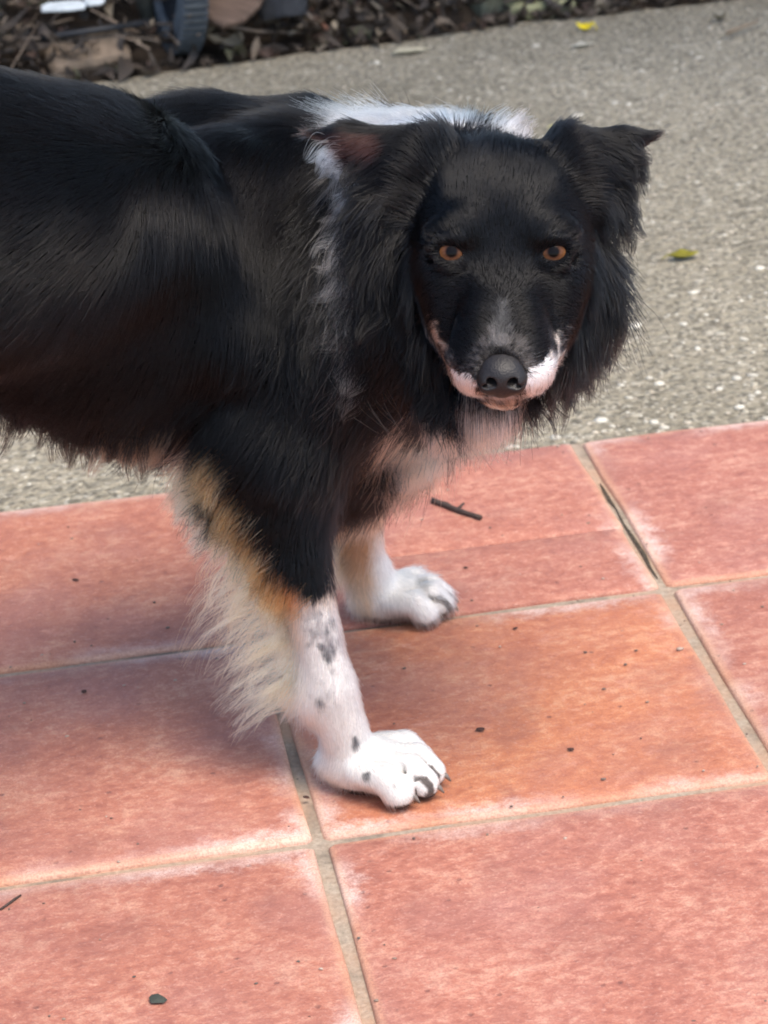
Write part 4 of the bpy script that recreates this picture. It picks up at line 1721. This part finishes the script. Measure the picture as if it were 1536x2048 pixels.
def along(pts, n_, dep, jit=5):
    """roots along a picture polyline at plane Y"""
    pts = np.array(pts, float)
    out = []
    for t in np.linspace(0, len(pts) - 1, n_):
        i = min(int(t), len(pts) - 2)
        q = pts[i] + (pts[i + 1] - pts[i]) * (t - i) + rng.normal(0, jit, 2)
        out.append(atD(q[0], q[1], dep[1]) if isinstance(dep, tuple) else atY(q[0], q[1], dep))
    return out


CR = np.array([.90, .49, .24])
# feathering down the back of the near foreleg
locks('leg_feathering', along([(480, 1085), (535, 1150), (570, 1225), (588, 1310), (600, 1390)], 140, 1.685, 11), 9, .0018,
      lambda t: .056 + .028 * math.sin(math.pi * t), lambda t: (-1, -.45 + .60 * t), lambda t: (-.05 - .70 * t, 1.35 - .70 * t),
      lambda t: CR, .00022, .05, .78, .1, colvar=.15)
OT = np.array([.44, .150, .045])
locks('leg_feathering', along([(415, 925), (455, 995), (502, 1068), (555, 1145), (585, 1185)], 80, 1.672, 13), 24, .0045, lambda t: .032 - .016 * t, (-.75, .7), (-.5, 1), lambda t: (lambda m_: OT * (1 - m_) + np.array([.82, .52, .30]) * m_)(np.clip(rng.uniform(-.6, .6), 0, 1)), .00022, .05, .35, .22)
locks('leg_feathering', along([(385, 925), (415, 985), (455, 1050)], 60, 1.69, 10), 26, .005, .040, (-.9, .4), (-.5, 1), np.array([.84, .54, .31]), .00022, .06, .6, .15)
locks('leg_feathering', along([(540, 1180), (580, 1260), (600, 1400)], 40, 1.68, 8), 30, .004, .028, (-.9, .5), (-.4, 1), np.array([.82, .55, .33]), .00022, .04, .5, .15)
locks('leg_feathering', along([(668, 1000), (672, 1070), (690, 1140)], 26, 1.915, 6), 26, .004, .022, (-.5, .8), (-.2, 1), np.array([.50, .33, .21]), .00022, .04, .5, .15)
# belly fringe
locks('belly_fringe', along([(-420, 600), (-150, 680), (0, 750), (110, 810), (230, 850), (320, 885)], 105, 1.69, 16), 30, .005,
      lambda t: rng.uniform(.012, .040), (-.45, 1), (.0, 1), np.array([.008, .006, .005]), .00028, .05, .75, .2)
locks('belly_fringe', along([(200, 860), (300, 890), (340, 905)], 14, 1.69, 10), 40, .008, .040, (-.5, 1), (-.6, 1), np.array([.22, .13, .08]), .00024, .05, .75, .2)
# ears and cheeks
DK = np.array([.0036, .0033, .0036])
locks('ear_fringe', along([(725, 345), (742, 420), (765, 500), (780, 580)], 36, D_(1.755), 10), 40, .006,
      lambda t: .026 + .018 * t, lambda t: (-1 + .5 * t, .35 + .4 * t), (-.45, 1), DK, .00026, .06, .8, .2)
locks('ear_fringe', along([(1268, 300), (1250, 340), (1235, 395), (1220, 470), (1205, 560), (1195, 630)], 40, D_(1.762), 7), 44, .005,
      lambda t: .016 + .026 * t, lambda t: (.95 - .65 * t, .35 + .65 * t), lambda t: (.35 - .4 * t, 1), DK, .00024, .10, .75, .2)
locks('cheek_ruff', along([(1185, 600), (1190, 680), (1165, 740), (1130, 760)], 26, D_(1.770), 9), 50, .008, .044, (.12, 1), (.0, 1), DK, .00026, .05, .75, .2)
locks('cheek_ruff', along([(800, 560), (815, 650), (840, 730), (880, 790)], 30, D_(1.75), 12), 50, .008, .026, (-.3, 1), (-.25, 1), DK, .00026, .06, .75, .25)
# white collar tufts
WH = np.array([.84, .84, .84])
locks('white_collar', along([(690, 262), (740, 232), (800, 215), (860, 212), (930, 232), (955, 245)], 46, 1.775, 8), 50, .007, .026, (-.5, -.55), (-.9, .2), WH, .00026, .06, .6, .2)
locks('white_collar', along([(1000, 250), (1030, 240), (1055, 255)], 9, D_(1.80), 7), 40, .006, .024, (.3, -1), (.6, -.3), WH * .95, .00024, .06, .6, .2)
locks('white_collar', along([(668, 312), (682, 345), (692, 400)], 20, 1.695, 7), 30, .0045, .024, (-.7, -.1), (-.5, 1.0), lambda t: WH * rng.choice([.6, .85, 1.0]), .00019, .12, .76, .35)
locks('white_collar', along([(702, 420), (722, 480), (735, 545), (730, 590), (712, 650)], 44, 1.69, 9), 22, .0040, .032, (-.75, .25), (-.6, 1), lambda t: np.array([.85, .74, .67]) * rng.choice([.35, .8, 1.0, 1.05]), .00019, .12, .76, .35)
locks('white_collar', along([(712, 660), (706, 735)], 12, 1.69, 6), 24, .0035, .026, (-.4, .8), (-.3, 1), lambda t: np.array([.70, .65, .62]) * rng.choice([.4, 1.0]), .00019, .12, .76, .35)
# chest bib
locks('chest_bib', along([(790, 830), (840, 830), (890, 850), (880, 890), (830, 915), (790, 905)], 110, 1.755, 12), 56, .009, .024, (.0, 1), (.05, 1), np.array([.84, .60, .41]), .00024, .05, .55, .2)
locks('chest_bib', along([(690, 920), (740, 930), (780, 910)], 26, 1.75, 10), 50, .009, .026, (-.1, 1), (.0, 1), np.array([.010, .007, .006]), .00028, .05, .6, .2)

locks('chest_bib', along([(945, 790), (985, 800), (1030, 790)], 26, D_(1.745), 8), 44, .006, .022, (0, 1), (.0, 1), np.array([.80, .66, .52]), .00022, .05, .45, .2)
locks('chest_bib', along([(800, 870), (850, 850), (900, 850)], 36, D_(1.77), 10), 50, .008, .026, (0, 1), (.05, 1), np.array([.84, .62, .44]), .00022, .05, .45, .2)

# ---------------------------------------------------------------- eyes, nose, claws
M_EYE, nt, p = newmat('dog_eye')
b = NB(nt)
b.l(b.n('ShaderNodeAttribute', attribute_name='coat').outputs['Color'], p.inputs['Base Color'])
p.inputs['Roughness'].default_value = .4
p.inputs['Specular IOR Level'].default_value = 0
p.inputs['Coat Weight'].default_value = .75
p.inputs['Coat IOR'].default_value = 1.22
p.inputs['Coat Roughness'].default_value = .02
for s, c in EYES:
    gaze = unit(CAMP - c + np.array([0, 0, .03]))
    a1 = unit(np.cross(gaze, UP))
    a2 = np.cross(gaze, a1)
    V, F, C = [c + gaze * ER * 1.03], [], [(.004, .003, .003)]
    nr, ns = 26, 32
    for i in range(1, nr + 1):
        th = math.pi * i / (nr + .0)
        rr = ER * (1 + .03 * max(0, 1 - (th / .75) ** 2))
        for j in range(ns):
            ph = 2 * math.pi * j / ns
            V.append(c + rr * (gaze * math.cos(th) + (a1 * math.cos(ph) + a2 * math.sin(ph)) * math.sin(th)))
            fl_ = .8 + .4 * random.random()
            if th < .33:
                C.append((.004, .003, .003))
            elif th < .82:
                m = (th - .30) / .52
                C.append((.140 * fl_ * (.5 + .8 * m - .5 * max(0, m - .7)), .062 * fl_ * (.5 + .7 * m - .5 * max(0, m - .7)), .020 * fl_))
            elif th < .92:
                C.append((.03, .015, .01))
            else:
                C.append((.09, .055, .048))
    for j in range(ns):
        F.append((0, 1 + j, 1 + (j + 1) % ns, 1 + (j + 1) % ns))
    F = [f[:3] for f in F]
    tri = list(F)
    for i in range(nr - 1):
        for j in range(ns):
            a, a_ = 1 + i * ns + j, 1 + i * ns + (j + 1) % ns
            tri += [(a, a + ns, a_ + ns), (a, a_ + ns, a_)]
    e = link('eye', np_mesh('eye', np.array(V), np.array(tri), np.array(C)), dog, M_EYE)
    e['label'] = 'amber brown eye'

M_NOSE, nt, p = newmat('nose_leather')
b = NB(nt)
v = b.coord()
p.inputs['Base Color'].default_value = (.011, .009, .009, 1)
p.inputs['Roughness'].default_value = .46
p.inputs['Specular IOR Level'].default_value = .38
b.l(b.bump(b.vor(v, 900), .35, .0006), p.inputs['Normal'])
# nose pad in head coordinates
nf = Field(axis([(-.022, .022, .0008)]), axis([(.060, .108, .0008)]), axis([(-.042, .006, .0008)]))
nf.ell((0, .0850, -.0168), (.0158, .0110, .0092), None, .003)
nf.ell((0, .0790, -.0120), (.0122, .0135, .0068), None, .005)
nf.ell((0, .0890, -.0215), (.0105, .0080, .0095), None, .005)
for s in (-1, 1):
    nf.ell((s * .0090, .0885, -.0190), (.0068, .0085, .0078), None, .003)
    nf.ell((s * .0066, .0930, -.0140), (.0033, .0105, .0027), None, .0012, 'sub')
    nf.cone((s * .0085, .0965, -.0160), .0013, (s * .0150, .0900, -.0185), .0011, .0016, 'sub')
nf.cone((0, .0985, -.0200), .0006, (0, .0955, -.0310), .0006, .002, 'sub')
NV, NQ = nf.net()
NV = (NV - np.array([0, .084, -.0165])) * .94 + np.array([0, .0845, -.0172])
link('nose', np_mesh('nose', EYE + NV @ HROT.T, NQ), dog, M_NOSE)

M_CLAW = simple_mat('claw', (.16, .13, .11), .4, .3, 200, .2, .5)
for c, s, PH, PS in PAWS:
    for w, l in TOES:
        st = c + (PH * (l + .0085) + PS * w * 1.05) * s
        st[2] = .0105 * s
        V, F = tube([st - PH * .002, st + PH * .0035 + np.array([0, 0, -.0015]), st + PH * .0065 + np.array([0, 0, -.0055])], [.0021, .0018, .0006], 8)
        link('claw', mesh('claw', V, F, True), dog, M_CLAW)
